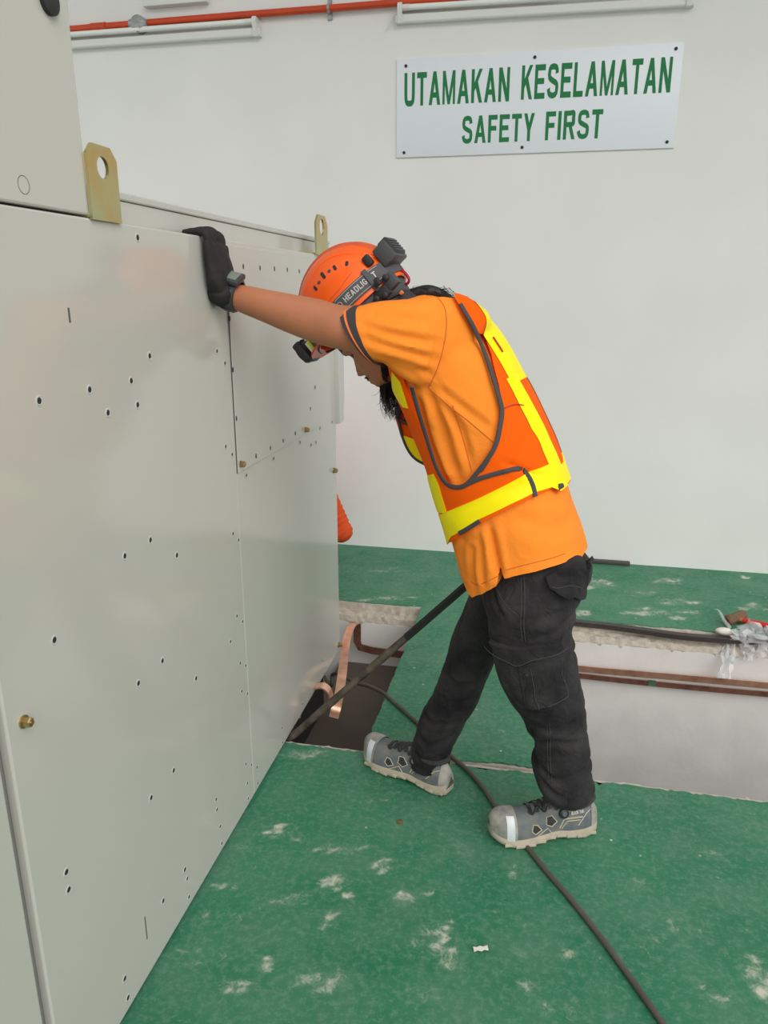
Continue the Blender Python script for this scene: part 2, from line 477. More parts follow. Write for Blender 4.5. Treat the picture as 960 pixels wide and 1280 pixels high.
cl = MB().tube([c + Vector((-.006, 0, 0)), c + Vector((.006, 0, 0))], 0.0205, 14)
cl.box(c + Vector((-.011, .018, -.045)), c + Vector((.011, .027, .045)), .003)
cl.tube([c + Vector((0, .016, .034)), c + Vector((0, .030, .034))], .010, 10).tube([c + Vector((0, .016, -.034)), c + Vector((0, .030, -.034))], .010, 10)
cl.build('saddle_clip', M['galv'], pipe)

def batten(pa, pb, w, label):
    """fluorescent batten: pa, pb = its lower edge from end to end"""
    A, B = onwall(*pa), onwall(*pb)
    t = thing('fluorescent_batten', (A + B) / 2, label, 'light fitting', 'fluorescent battens on the back wall')
    d = (B - A).normalized(); up = Vector((0, -1, 0)).cross(d) * -1
    if up.z < 0: up = -up
    n = Vector((0, -1, 0))
    prof = [(0, 0), (0, .030), (.012, .038), (.030, .038), (.040, .030), (.040, 0)]
    prof = [(0.0, 0.0), (0.0, .032), (.006, .036), (.034, .036), (.04, .028), (.046, 0.0)]
    MB().loft([[P + up * u + n * o for u, o in prof] for P in (A, B)]).build('batten_housing', M['white_enamel'], t, True, 30)
    zc = up * 0.062 + n * 0.040
    L = (B - A).length
    MB().tube([A + d * .035 + zc, B - d * .035 + zc], 0.013, 14).build('tube', M['tube_glass'], t)
    for P, s in ((A, 1), (B, -1)):
        mbx = MB()
        q = P + d * s * .012
        mbx.prism([q + up * -.002, q + up * .082, q + up * .082 + n * .05, q + up * .06 + n * .058, q + up * -.002 + n * .04], d * s * .022)
        mbx.tube([P + d * s * .034 + zc, P + d * s * .07 + zc], 0.0145, 12)
        mbx.build('lamp_holder', M['white_enamel'], t, True, 30)
    MB().prism([A + up * .046 + n * .004, A + up * .085 + n * .004, B + up * .085 + n * .004, B + up * .046 + n * .004], n * -.004).build('backplate', M['white_enamel'], t, False)
    return t, A, B, d, up, n
batten((-40, 72), (328, 47), 0, 'white fluorescent batten on the wall above the grey cabinet, partly hidden')
t, A, B, d, up, n = batten((496, 32), (866, 10), 0, 'white fluorescent batten on the wall directly above the green lettered sign')
MB().tube([A + up * .045 + n * .01, A + up * .03 - d * .02 + n * .02, A - d * .035 + up * .0 + n * .015, A - d * .05 - up * .02 + n * .012], .003, 6).build('wire', M['white_enamel'], t)
# pale ledge at the very top of the wall
f0, f1 = onwall(184, 12), onwall(262, 6)
fr = thing('vent_frame', (f0 + f1) / 2, 'white framed vent at the top of the wall above the red pipe', 'vent')
MB().box((f0.x, WY - .045, f0.z), (f1.x, WY, f0.z + .03), .004).build('sill', M['white_enamel'], fr)
MB().box((f0.x, WY - .03, f0.z + .03), (f0.x + .03, WY, f0.z + .40), .004).build('jamb', M['white_enamel'], fr)
MB().box((f1.x - .03, WY - .03, f0.z + .03), (f1.x, WY, f0.z + .40), .004).build('jamb', M['white_enamel'], fr)
xm = f0.lerp(f1, .93).x
MB().box((f0.x + .03, WY - .012, f0.z + .03), (f1.x - .03, WY, f0.z + .40)).build('panel', M['tube_glass'], fr, False)

# the sign
tl, tr, bl, br = [onwall(*p) for p in ((496, 75), (855, 53), (496, 197), (842, 186))]
zt, zb = (tl.z + tr.z) / 2, (bl.z + br.z) / 2
x0, x1 = (tl.x + bl.x) / 2, (tr.x + br.x) / 2
SIGN = (x0, x1, zb, zt)
sg = thing('safety_sign', ((x0 + x1) / 2, WY, zb), 'pale wall sign with green capitals reading UTAMAKAN KESELAMATAN SAFETY FIRST', 'sign')
MB().box((x0, WY - 0.010, zb), (x1, WY, zt), .002).build('sign_board', M['sign'], sg, True, 30)
for fx, fz in ((.035, .93), (.50, .94), (.975, .94), (.03, .05), (.47, .06), (.975, .06)):
    p = Vector((x0 + (x1 - x0) * fx, WY - .010, zb + (zt - zb) * fz))
    MB().tube([p, p + Vector((0, -.003, 0)), p + Vector((0, -.0045, 0))], [.0075, .0075, .004], 10).build('sign_screw', M['hole'], sg)

def letter(ch, wd=0.24, ht=0.17):
    """narrow bold capitals as stroked shapes in a unit cell 0..1 x 0..1; returns list of polygons"""
    P = []
    def bar(x0, y0, x1, y1): P.append([(x0, y0), (x1, y0), (x1, y1), (x0, y1)])
    def para(a, b, c, d): P.append([a, b, c, d])
    def arc(pts):
        pts = spline(pts, 26); L = []; R = []
        for i in range(len(pts)):
            t = pts[min(i + 1, len(pts) - 1)] - pts[max(i - 1, 0)]
            # strokes are wd wide across x and ht thick across y
            nx, ny = -t[1], t[0]; q = math.hypot(nx, ny) + 1e-9; nx, ny = nx / q, ny / q
            L.append((pts[i][0] + nx * wd / 2, pts[i][1] + ny * ht / 2)); R.append((pts[i][0] - nx * wd / 2, pts[i][1] - ny * ht / 2))
        for i in range(len(L) - 1): P.append([L[i], L[i + 1], R[i + 1], R[i]])
    w2, h2 = wd / 2, ht / 2
    if ch in 'ELFHKBDRIP': bar(0, 0, wd, 1)
    if ch in 'ELBD' : bar(0, 0, 1 if ch in 'EL' else .55, ht)
    if ch in 'EFBDRP': bar(0, 1 - ht, 1 if ch in 'EF' else .55, 1)
    if ch in 'EF': bar(0, .43, .90, .43 + ht)
    if ch == 'H': bar(1 - wd, 0, 1, 1); bar(0, .43, 1, .43 + ht)
    if ch == 'T': bar(.5 - w2, 0, .5 + w2, 1); bar(0, 1 - ht, 1, 1)
    if ch == 'I': P.clear(); bar(0, 0, 1, 1)
    if ch == 'A':
        para((0, 0), (wd * 1.05, 0), (.5 + w2 * .95, 1), (.5 - w2 * 1.05, 1)); para((1 - wd * 1.05, 0), (1, 0), (.5 + w2 * 1.05, 1), (.5 - w2 * .95, 1))
        bar(.24, .22, .76, .22 + ht * .9)
    if ch == 'M':
        k = wd * .74; bar(0, 0, k, 1); bar(1 - k, 0, 1, 1)
        para((.5 - k * .55, 0), (.5 + k * .55, 0), (k * 1.25, 1), (0, 1)); para((.5 - k * .55, 0), (.5 + k * .55, 0), (1, 1), (1 - k * 1.25, 1))
    if ch == 'N':
        k = wd * .95; bar(0, 0, k, 1); bar(1 - k, 0, 1, 1); para((1 - k * 1.15, 0), (1, 0), (k * 1.15, 1), (0, 1))
    if ch == 'K':
        para((wd * .8, .28), (wd * .8, .55), (.70, 1), (1.0, 1)); para((.30, .58), (.52, .74), (1.03, 0), (.73, 0))
    if ch == 'Y':
        bar(.5 - w2, 0, .5 + w2, .45); para((.5 - w2, .38), (.5 + w2, .42), (wd * 1.1, 1), (0, 1)); para((.5 - w2, .42), (.5 + w2, .38), (1, 1), (1 - wd * 1.1, 1))
    if ch == 'U':
        bar(0, .33, wd, 1); bar(1 - wd, .33, 1, 1); arc([(w2, .36), (w2 + .04, .17), (.30, h2 + .005), (.5, h2 - .01), (.70, h2 + .005), (1 - w2 - .04, .17), (1 - w2, .36)])
    if ch == 'S':
        arc([(w2 - .02, .29), (.20, .14), (.5, h2 - .01), (.80, .13), (1 - w2, .27), (.83, .42), (.5, .505), (.19, .60), (w2 + .02, .74), (.22, .88), (.5, 1 - h2 + .01), (.78, .88), (1 - w2 - .02, .72)])
    if ch in 'GC':
        arc([(1 - w2, .70), (.80, .87), (.53, 1 - h2), (.24, .86), (w2, .5), (.24, .14), (.53, h2), (.80, .13), (1 - w2, .30)])
        if ch == 'G': bar(.55, .36, 1, .36 + ht); bar(1 - wd, .05, 1, .46)
    if ch == 'D': arc([(.5, 1 - h2), (.80, .86), (1 - w2, .5), (.80, .14), (.5, h2)])
    if ch in 'RPB': arc([(.5, 1 - h2), (.82, .92), (1 - w2 - .03, .74), (.82, .55), (.5, .52)]); bar(wd * .5, .52 - h2, .55, .52 + h2)
    if ch == 'R': para((.42, .50), (.70, .50), (1.03, 0), (.74, 0))
    if ch == 'B': arc([(.5, .52), (.84, .46), (1 - w2, .27), (.84, .08), (.5, h2)])
    return P
LW = {'I': .27, 'M': 1.12, 'T': .88, 'L': .82, 'F': .82, 'E': .90, 'A': 1.04, ' ': .42}
def text_mesh(txt, off=0.0):
    """a word as faces in 0..1 x 0..1"""
    V = []; F = []; x = 0.0
    tot = sum(LW.get(c, .95) for c in txt) + .20 * (len(txt) - 1)
    for c in txt:
        cw = LW.get(c, .95)
        for poly in letter(c, .275 / max(cw, .3) * .95 if c != 'I' else 1, .175):
            n0 = len(V); V += [((x + a * cw) / tot, b) for a, b in poly]; F.append(list(range(n0, n0 + len(poly))))
        x += cw + .20
    V = np.array(V)
    return V[:, 0], V[:, 1], F
def flat_text(name, txt, origin, ex, ey, nrm, mat_, parent, off=0.022, lift=.0006, lean=0.0):
    u, w_, f = text_mesh(txt, off)
    lay = np.zeros(len(u), int)
    for i_, q_ in enumerate(f): lay[q_] = i_ % 12
    vs = [Vector(origin) + Vector(ex) * (a + lean * b) + Vector(ey) * b + Vector(nrm) * (lift + .00004 * k_) for k_, (a, b) in zip(lay, zip(u, w_))]
    return mob(name, vs, f, mat_, parent, False)
def sign_word(txt, fx0, fx1, fz0, fz1, name):
    flat_text(name, txt, (x0 + (x1 - x0) * fx0, WY - .010, zb + (zt - zb) * fz0), ((x1 - x0) * (fx1 - fx0), 0, 0), (0, 0, (zt - zb) * (fz1 - fz0)), (0, -1, 0), M['sign_green'], sg)
def fx_(px, py): return (onwall(px, py).x - x0) / (x1 - x0)
def fz_(px, py): return (onwall(px, py).z - zb) / (zt - zb)
sign_word('UTAMAKAN', fx_(506, 112), fx_(637, 110), fz_(560, 131), fz_(560, 89), 'lettering')
sign_word('KESELAMATAN', fx_(652, 104), fx_(839, 95), fz_(740, 121), fz_(740, 77.5), 'lettering')
sign_word('SAFETY', fx_(578, 160), fx_(668, 157), fz_(620, 178.5), fz_(620, 144), 'lettering')
sign_word('FIRST', fx_(682, 157), fx_(753, 154), fz_(720, 174.5), fz_(720, 138.5), 'lettering')
# ------------------------------------------------------------------ the grey switchgear cabinet
CY0 = at(35, 1080, X=CX).y        # near edge of the cabinet side
CY1 = at(425, 806, X=CX).y        # far edge
CZT = at(200, 286.5, X=CX).z      # top
CZB = at(362, 925, X=CX).z + 0.004
CZB = max(CZB, 0.012)
CXB = -1.75
SEAM_Y = at(298, 640, X=CX).y
cab = thing('switchgear_cabinet', (-1.25, (CY0 + CY1) / 2, 0.0), 'large pale grey metal switchgear cabinet with rows of screws along its side', 'cabinet')
T = 0.02
# carcass: behind the side panels
MB().box((CXB, CY0 + .002, CZB + .01), (CX - T, CY1 - .003, CZT - .006)).build('carcass', M['powder2'], cab, False)
MB().box((CX - T, CY0, CZB), (CX, SEAM_Y - .0012, CZT), .0035).build('side_panel', M['powder'], cab, False)
MB().box((CX - T, SEAM_Y + .0012, CZB), (CX - .0008, CY1, CZT), .003).build('side_panel', M['powder'], cab, False)
# screwed-on cover plate in the upper corner
ky0 = at(291, 480, X=CX).y; ky1 = at(390, 430, X=CX).y
kz0 = at(300, 590, X=CX).z; kz1 = CZT - .012
MB().box((CX - .0008, ky0, kz0), (CX + .0022, ky1, kz1), .0008).build('cover_plate', M['powder'], cab, False)
MB().box((CX - .001, ky0 - .006, kz0), (CX + .0004, ky0, kz1 - .0)).build('cover_seam', M['seam'], cab, False)
# raised rail along the top, with a folded lip
rx = CX - 0.06
ra, rb = at(150, 243, X=rx), at(411, 299, X=rx)
rz = (ra.z + rb.z) / 2
MB().box((rx - .30, 1.22, CZT - .01), (rx, rb.y, rz - .016), .002).build('top_rail', M['powder'], cab, False)
MB().box((rx - .31, 1.22, rz - .015), (rx + .004, rb.y + .003, rz), .003).build('rail_lip', M['powder2'], cab, False)
# upper box standing on the cabinet
ub_y1 = at(100, 136, X=CX).y
ub = MB().box((CXB, CY0, CZT + .004), (CX - .0015, ub_y1, CZT + 0.95), .004).build('upper_box', M['powder'], cab, False)
g = at(60, 0, X=CX)
MB().tube([g + Vector((-.004, 0, 0)), g + Vector((.006, 0, 0)), g + Vector((.010, 0, 0))], [.021, .021, .014], 22).build('grommet', M['black'], ub)
g = at(29.5, 231, X=CX - .0015)
ring = [[g + Vector((0.0, math.cos(a) * r, math.sin(a) * r)) + Vector((h, 0, 0)) for a in np.linspace(0, 2 * math.pi, 28, endpoint=False)] for r, h in ((.0125, -.001), (.0125, .0004), (.0133, .0004), (.0133, -.001))]
MB().loft(ring, cap=False).build('knockout', M['seam'], ub)
# far corner step
sx0 = at(416, 480, Y=CY1 + .03).x; 
e0, e1 = at(430, 440, Y=CY1 + .05), at(418, 530, Y=CY1 + .05)
MB().box((CXB + .2, CY1 + .0, at(424, 527, Y=CY1 + .05).z), (at(429.5, 480, Y=CY1 + .06).x, CY1 + .06, CZT - .06), .003).build('end_cover', M['powder2'], cab, False)
MB().box((at(427, 490, Y=CY1 + .06).x - .2, CY1 + .06, at(424, 505, Y=CY1 + .06).z), (at(430, 480, Y=CY1 + .07).x, CY1 + .075, CZT - .10), .002).build('end_cover', M['powder2'], cab, False)
# plinth under the side, in shade
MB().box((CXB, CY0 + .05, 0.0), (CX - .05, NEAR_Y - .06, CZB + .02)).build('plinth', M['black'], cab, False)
MB().box((CX - .10, NEAR_Y + .01, -.26), (CX - .07, CY1 - .02, CZB + .01)).build('void_shade_panel', M['black'], cab, False)  # black panel added to stand in for the dark void under the cabinet
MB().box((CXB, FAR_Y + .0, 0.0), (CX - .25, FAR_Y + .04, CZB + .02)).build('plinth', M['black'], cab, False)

def lug(px0, py0, px1, py1, ptop, wfrac, label):
    """flat lifting lug in the plane of the cabinet side; base corners and top height from the photo"""
    A, B = at(px0, py0, X=CX + .004), at(px1, py1, X=CX + .004)
    yA, yB = A.y, B.y; zb_ = CZT - .002
    zt_ = ptop
    t = thing('lifting_lug', ((CX - .004), (yA + yB) / 2, zb_), label, 'lifting lug', 'zinc lifting lugs on the cabinet')
    ch = (yB - yA) * .2
    out = [(yA, zb_), (yB, zb_), (yB, zt_ - ch), (yB - ch, zt_), (yA + ch, zt_), (yA, zt_ - ch)]
    hy, hz, hr = (yA + yB) / 2, zt_ - (zt_ - zb_) * .29, (yB - yA) * .195
    # plate with a hole: bridge the outline to the hole ring
    N = 36
    hole = [(hy + hr * math.cos(a), hz + hr * math.sin(a)) for a in np.linspace(0, 2 * math.pi, N, endpoint=False)]
    def hit(a):
        dy, dz = math.cos(a), math.sin(a); best = 9
        for i in range(6):
            (y0, z0), (y1, z1) = out[i], out[(i + 1) % 6]
            den = dy * (z1 - z0) - dz * (y1 - y0)
            if abs(den) < 1e-9: continue
            s = ((y0 - hy) * (z1 - z0) - (z0 - hz) * (y1 - y0)) / den
            u = ((y0 - hy) * dz - (z0 - hz) * dy) / den
            if s > 0 and -1e-6 <= u <= 1 + 1e-6: best = min(best, s)
        return best
    angs = list(np.linspace(0, 2 * math.pi, N, endpoint=False))
    corner = [math.atan2(z - hz, y - hy) % (2 * math.pi) for y, z in out]
    allang = sorted(set([round(a, 6) for a in angs + corner]))
    inner = [(hy + hr * math.cos(a), hz + hr * math.sin(a)) for a in allang]
    outer = [(hy + hit(a) * math.cos(a), hz + hit(a) * math.sin(a)) for a in allang]
    xf, xb = CX + .0068, CX + .0006
    rings = [[Vector((x, y, z)) for y, z in r] for x, r in ((xf, inner), (xf, outer), (xb, outer), (xb, inner))]
    rings.append(rings[0])
    MB().loft(rings, cap=False).build('plate', M['zinc'], t, True, 30)
    MB().box((CX - .055, yA, zb_ + .003), (CX + .0006, yB, zb_ + .010), .001).build('foot', M['zinc'], t, True, 30)
    if wfrac < .5: return t
    MB().box((CX - .013, yA - .010, zb_ + .008), (CX - .006, yA + .001, zb_ + .11), .001).build('spacer', M['galv'], t, True, 30)
    q = Vector((CX - .03, yA - .003, zb_ + .014))
    MB().tube([q, q + Vector((0, 0, .012))], .009, 6).build('bolt', M['hole'], t)
    return t
zt1 = at(128, 184, X=CX).z
lug(114.5, 274, 151, 279, zt1, 1, 'large gold zinc lifting lug beside the upper grey box')
zt2 = at(399, 269, X=CX).z
lug(395, 316, 409, 318, zt2, .2, 'small looking gold zinc lifting lug at the far end above the orange helmet')

# screws in their dimples: one shared mesh
def screw_mesh(r, name, dent=True):
    mb = MB()
    N = 12
    def ring(rr, h): return [Vector((h, rr * math.cos(a), rr * math.sin(a))) for a in np.linspace(0, 2 * math.pi, N, endpoint=False)]
    mb.loft([ring(r * 1.5, .0), ring(r * 1.25, .0016), ring(r * .95, .0014), ring(r * .8, -.0005)], cap=False)
    return mb
def screw_pair(px, py, r, parent=cab, pos=None):
    p = at(px, py, X=CX) if pos is None else pos
    o = bpy.data.objects.new('screw', SCREW_ME); COL.objects.link(o); o.parent = parent
    o.location = p - wloc(parent); o.scale = (1, r, r)
    h = bpy.data.objects.new('screw_head', HEAD_ME); COL.objects.link(h); h.parent = o
    return o
tmp = screw_mesh(1.0, 's'); N = 12
def rngm(rr, h): return [Vector((h, rr * math.cos(a), rr * math.sin(a))) for a in np.linspace(0, 2 * math.pi, 12, endpoint=False)]
me_mb = MB().loft([rngm(1.8, 0.0), rngm(1.5, .0009), rngm(1.15, .0008), rngm(1.0, .0002)], cap=False)
SCREW_ME = bpy.data.meshes.new('screw'); SCREW_ME.from_pydata([tuple(v) for v in me_mb.v], [], me_mb.f); SCREW_ME.materials.append(M['powder2'])
me_mb = MB().loft([rngm(1.0, .0004), rngm(.9, .0008), rngm(.35, .0009), rngm(.3, .0004)], cap=True)
HEAD_ME = bpy.data.meshes.new('screw_head'); HEAD_ME.from_pydata([tuple(v) for v in me_mb.v], [], me_mb.f); HEAD_ME.materials.append(M['hole'])
big = [(49, 501), (112, 487), (135, 516), (164, 476), (172, 506), (187, 445), (172, 297), (188, 675), (156, 695), (221, 694), (68, 800), (203, 826), (173, 854), (245, 848),
       (217, 963), (189, 997), (83, 1090), (86, 1112), (156, 1223), (160, 1247), (231, 1087), (204, 1126)]
for x, y in big: screw_pair(x, y, .0052)
small = [(291, 667), (298, 675), (296, 770), (303, 777), (288, 802), (300, 829), (307, 832), (302, 864), (309, 867), (307, 955), (314, 956), (321, 959), (309, 979), (322, 979), (310, 998),
         (270, 999), (271, 1012), (275, 1033), (277, 1054), (234, 1098), (236, 1121), (352, 910), (353, 928), (403, 826), (404, 842), (375, 895), (378, 880),
         (271, 439), (281, 454), (282, 558), (290, 568), (308, 594), (342, 573), (375, 553), (389, 556), (395, 553), (400, 535), (391, 515), (393, 441), (415, 527)]
for x, y in small: screw_pair(x, y, .0044)
holes = [(287, 398), (291, 462), (295.5, 523), (320, 570), (338, 560), (354, 551), (369, 542), (388, 511), (394, 484), (304, 333), (325, 335), (343, 336), (359, 337), (374, 339)]
hm = MB().loft([rngm(1.0, .0002), rngm(1.0, .0006)], cap=True)
HOLE_ME = bpy.data.meshes.new('plate_hole'); HOLE_ME.from_pydata([tuple(v) for v in hm.v], [], hm.f); HOLE_ME.materials.append(M['hole'])
for x, y in holes:
    p = at(x, y, X=CX + .0022)
    o = bpy.data.objects.new('plate_hole', HOLE_ME); COL.objects.link(o); o.parent = cab; o.location = p - wloc(cab); o.scale = (1, .0042, .0068)

def hexbolt(px, py, r, h=.012):
    p = at(px, py, X=CX)
    ax = Vector((1, 0, 0))
    mb = MB().tube([p, p + ax * .003], r * 1.25, 16)
    t0 = p + ax * .003
    mb.tube([t0, t0 + ax * h * .8, t0 + ax * h], [r, r, r * .8], 6)
    b_ = mb.build('bolt', M['zinc_bolt'], cab, True, 30)
    MB().tube([t0 + ax * h, t0 + ax * (h + .002)], r * .45, 10).build('bolt_end', M['zinc_bolt'], b_)
hexbolt(29, 902, .0085)
hexbolt(300, 580, .008); hexbolt(381, 537, .008); hexbolt(417, 588, .009); hexbolt(423, 806, .009)
# scrape and dark scratch on the lower panel, a scuff on the upper one
for (px, py, hh, ww) in ((182.5, 1160, .030, .0018), (86.5, 394, .012, .0025)):
    p = at(px, py, X=CX)
    MB().box((p.x, p.y - ww, p.z - hh), (p.x + .0003, p.y + ww, p.z + hh)).build('scratch', M['seam'], cab, False)

# the neighbouring cabinet door at the left edge
DY = at(28, 1120, X=CX).y
dr = thing('cabinet_door', (CX, DY - .3, 0), 'pale grey cabinet door at the left edge beyond the narrow gap', 'door')
MB().box((CX - .03, DY - .75, .012), (CX + .0, DY, CZT), .004).build('door_panel', M['powder'], dr, False)
MB().box((CX - .60, DY - .70, .0), (CX - .035, DY - .02, CZT - .02)).build('door_frame', M['powder2'], dr, False)
gq = at(24, 1058, X=CX - .02)
gt = MB().tube([gq + Vector((.0, .0, .035)), gq + Vector((.004, .004, .01)), gq + Vector((.006, .0, -.03))], .007, 8)
gt = gt.build('strap_end', mat('green_strap', srgb(96, 150, 120), .6), None); tag(gt, 'short green strap end poking out of the gap between door and cabinet', 'strap')
MB().box((CX - .06, DY, .0), (CX - .035, CY0 + .004, CZT)).build('gap_strip', mat('gap_grey', srgb(150, 148, 143), .6), dr, False)
# ------------------------------------------------------------------ things in and beside the trench
def strip_geo(pts, wdir, width, thick):
    """flat bar: centre line pts, width direction (one or per point), thickness across"""
    P, T, _ = frames(pts); rings = []
    for i, p in enumerate(P):
        wd = Vector(wdir[i] if isinstance(wdir, list) else wdir)
        wd = (wd - T[i] * wd.dot(T[i])).normalized(); n = T[i].cross(wd)
        a, b = wd * width / 2, n * thick / 2
        rings.append([p + a + b, p - a + b, p - a - b, p + a - b])
    return loft_geo(rings)
def dense(pts, n): return [Vector(p) for p in spline(pts, n)]

# two copper bars along the far trench wall, right of the bridge
def wallbar(pts, name, label, m, width, out, group=None):
    P = [at(x, y, Y=TW_Y - out) for x, y in pts]
    v, f = strip_geo(dense(P, 40), (0, 0, 1), width, .006)
    o = mob(name, v, f, m, None, True, 30)
    return tag(o, label, 'copper bar', group)
b1 = wallbar([(560, 818), (722, 835.5), (840, 846), (960, 857), (1150, 874)], 'copper_bar', 'bright copper bar on the trench wall, upper of the two right of the man', M['copper'], .030, .060)
b2 = wallbar([(560, 824), (722, 844.5), (840, 857), (960, 868), (1150, 885)], 'copper_bar', 'dull tarnished copper bar on the trench wall, lower of the two right of the man', M['copper_dark'], .024, .030)
pp = at(815, 854, Y=TW_Y - .034)
MB().box(pp + Vector((-.016, -.002, -.014)), pp + Vector((.016, .001, .014))).build('patina_patch', M['verdigris'], b2, False)
# left of the bridge: bar along the wall that turns up, and the strap from the cabinet
q = lambda x, y, o: at(x, y, Y=TW_Y - o)
P = [q(540, 822, .035), q(500, 818, .035), q(465, 813, .035), q(450, 809, .035), q(446.5, 802, .035), q(446.5, 790, .035), q(446.5, 779, .035)]
wd = [Vector((0, 0, 1))] * 3 + [Vector((.5, 0, 1))] + [Vector((1, 0, .2))] * 3
v, f = strip_geo(P, wd, .036, .006)
tag(mob('copper_bar', v, f, M['copper_dark'], None, True, 25), 'copper bar on the trench wall left of the bridge, turning up at its end', 'copper bar')
P = dense([q(447, 781, .042), q(443.5, 779.5, .06), q(439, 783, .10), at(434, 797, Y=TW_Y - .20), at(431, 815, Y=TW_Y - .32), at(428, 840, Y=2.60), at(425, 862, Y=2.50), at(421, 882, Y=2.42), at(417, 897, Y=2.40)], 40)
v, f = strip_geo(P, (1, 0.25, 0), .036, .005)
tag(mob('copper_strap', v, f, M['copper'], None, True, 40), 'long bent copper strap leaning down across the open trench by the cabinet', 'copper strap')
zz = at(394, 858, X=CX).z; yy = at(394, 858, X=CX).y
P = dense([(CX + .001, yy, zz), (CX + .03, yy, zz + .006), (CX + .052, yy, zz - .010), (CX + .060, yy, zz - .035), (CX + .060, yy - .004, zz - .075)], 18)
v, f = strip_geo(P, (0, 1, 0), .040, .006)
tag(mob('copper_tail', v, f, M['copper'], None, True, 40), 'short copper tail curling out of the foot of the grey cabinet', 'copper strap')

# cable on the floor
cz = .0075
P = [at(870, 1345, Z=cz), at(830, 1282, Z=cz), at(795, 1232, Z=cz), at(750, 1170, Z=cz), at(712, 1122, Z=cz), at(684, 1090, Z=cz), at(664, 1065, Z=cz), at(645, 1043, Z=cz), at(622, 1012, Z=cz), at(604, 985, Z=cz), at(585, 963, Z=cz), at(566, 947, Z=cz),
     at(552, 932, Z=cz), at(520, 902, Z=cz), at(494, 879, Z=cz), at(480, 867, Z=.004), at(462, 858, Z=-.03), at(446, 854, Z=-.05), at(432, 847, Z=-.05), at(421, 842, Z=-.05), at(415, 845, Z=-.07), at(415, 856, Z=-.10), at(411, 856, Z=-.14), at(406, 846, Z=-.17)]
v, f = tube_geo(dense(P, 150), .0072, 10)
tag(mob('power_cable', v, f, M['cable'], None), 'thin dark cable snaking across the green floor under the shoe', 'cable')

# dark strip along the far edge of the trench, and the offcut at the wall
zs = LEDGE_Z + .035
P = [at(640, 763, Z=zs), at(712, 777, Z=zs), at(760, 782.5, Z=zs), at(800, 788, Z=zs), at(850, 795, Z=zs), at(900, 799, Z=zs), at(940, 801, Z=zs), at(1010, 803, Z=zs)]
v, f = strip_geo(dense(P, 50), (0, 1, .15), .036, .016)
ds = mob('steel_strip', v, f, M['strip'], None, True, 25)
tag(ds, 'long dark strip lying along the far edge of the trench', 'strip')
v, f = strip_geo(dense([p + Vector((0, -.012, .009)) for p in P], 50), (0, 1, .15), .008, .004); mob('raised_edge', v, f, M['strip'], ds, True, 25)
a, b = at(690, 702, Z=.008), at(788, 707.5, Z=.008)
oc = MB().box((a.x, WALL_Y - .035, 0), (b.x, WALL_Y - .003, .020), .003).build('flat_offcut', M['strip'], None)
tag(oc, 'short dark flat offcut lying at the foot of the white wall', 'offcut')

# hammer
hz = .026
A, B = at(909, 776, Z=hz), at(929, 768.5, Z=hz)
hm_ = thing('club_hammer', (A + B) / 2 - Vector((0, 0, hz)), 'club hammer with rusty head and red handle lying by the trench', 'hammer')
d = (B - A).normalized(); L = (B - A).length
MB().tube([A - d * .006, A, A + d * .012, A + d * L * .35, B - d * L * .35, B - d * .012, B, B + d * .006], [.016, .022, .025, .0225, .0225, .025, .022, .016], 8).build('head', M['rust'], hm_, True, 40)
h0 = (A + B) / 2 + Vector((0, 0, -.004)); h1 = at(1000, 792, Z=.020)
hd = (h1 - h0).normalized()
MB().tube([h0, h0 + hd * .035], .012, 8).build('neck', mat('handle_wood', srgb(170, 110, 60), .6), hm_)
MB().tube([h0 + hd * .033, h0 + hd * .06, h0 + hd * .14, h1 - hd * .01, h1], [.013, .014, .016, .017, .010], 10).build('handle', M['red'], hm_)

# crumpled film
def crumple(name, corners, n, amp, seed, label, m, smooth_z=None, parent=None):
    r = np.random.default_rng(seed); a, b, c, d_ = [np.array(p) for p in corners]
    rows = []
    g = r.normal(0, 1, (n + 1, n + 1, 3))
    g = (g + np.roll(g, 1, 0) + np.roll(g, 1, 1)) / 2.0
    for i in range(n + 1):
        s_ = i / n; row = []
        for j in range(n + 1):
            t_ = j / n
            p = (a * (1 - s_) + b * s_) * (1 - t_) + (d_ * (1 - s_) + c * s_) * t_
            p = p + g[i, j] * amp
            if smooth_z: p[2] = max(p[2], smooth_z)
            row.append(Vector(p))
        rows.append(row)
    v, f = loft_geo(rows, False, False)
    return v, f
def film_thing(parts, label):
    fm = thing('plastic_film', at(925, 795, Z=0), label, 'plastic film')
    for nm, (v, f), m in parts:
        mob(nm, v, f, m, fm, True, 25)
    return fm
zf = .012
c1 = crumple('x', [at(908, 790, Z=.02), at(962, 795, Z=.03), at(985, 790, Z=.05), at(935, 776, Z=.05)], 9, .012, 3, '', None, .004)
c2 = crumple('x', [at(915, 800, Z=.0), at(985, 808, Z=.0), at(985, 792, Z=.05), at(912, 786, Z=.05)], 9, .011, 4, '', None, -.012)
c3 = crumple('x', [at(897, 846, Y=TW_Y - .09), at(914, 849, Y=TW_Y - .09), at(918, 800, Z=-.01), at(908, 797, Z=-.01)], 8, .006, 5, '', None)
c4 = crumple('x', [at(930, 823, Y=TW_Y - .03), at(955, 826, Y=TW_Y - .03), at(965, 800, Z=0), at(922, 798, Z=0)], 8, .009, 6, '', None)
film_thing([('film_sheet', c1, M['film']), ('film_sheet', c2, M['film']), ('film_tail', c3, M['film']), ('film_tail', c4, M['film'])], 'crumpled clear plastic film draped over the trench edge beside the hammer')
p = at(905, 789, Z=.018)
pk = MB().ball(p, (.036, .022, .016), None, 14, 8)
pk = pk.build('white_pouch', M['scrap'], None); tag(pk, 'small whitish pouch lying in front of the hammer on the trench edge', 'pouch')
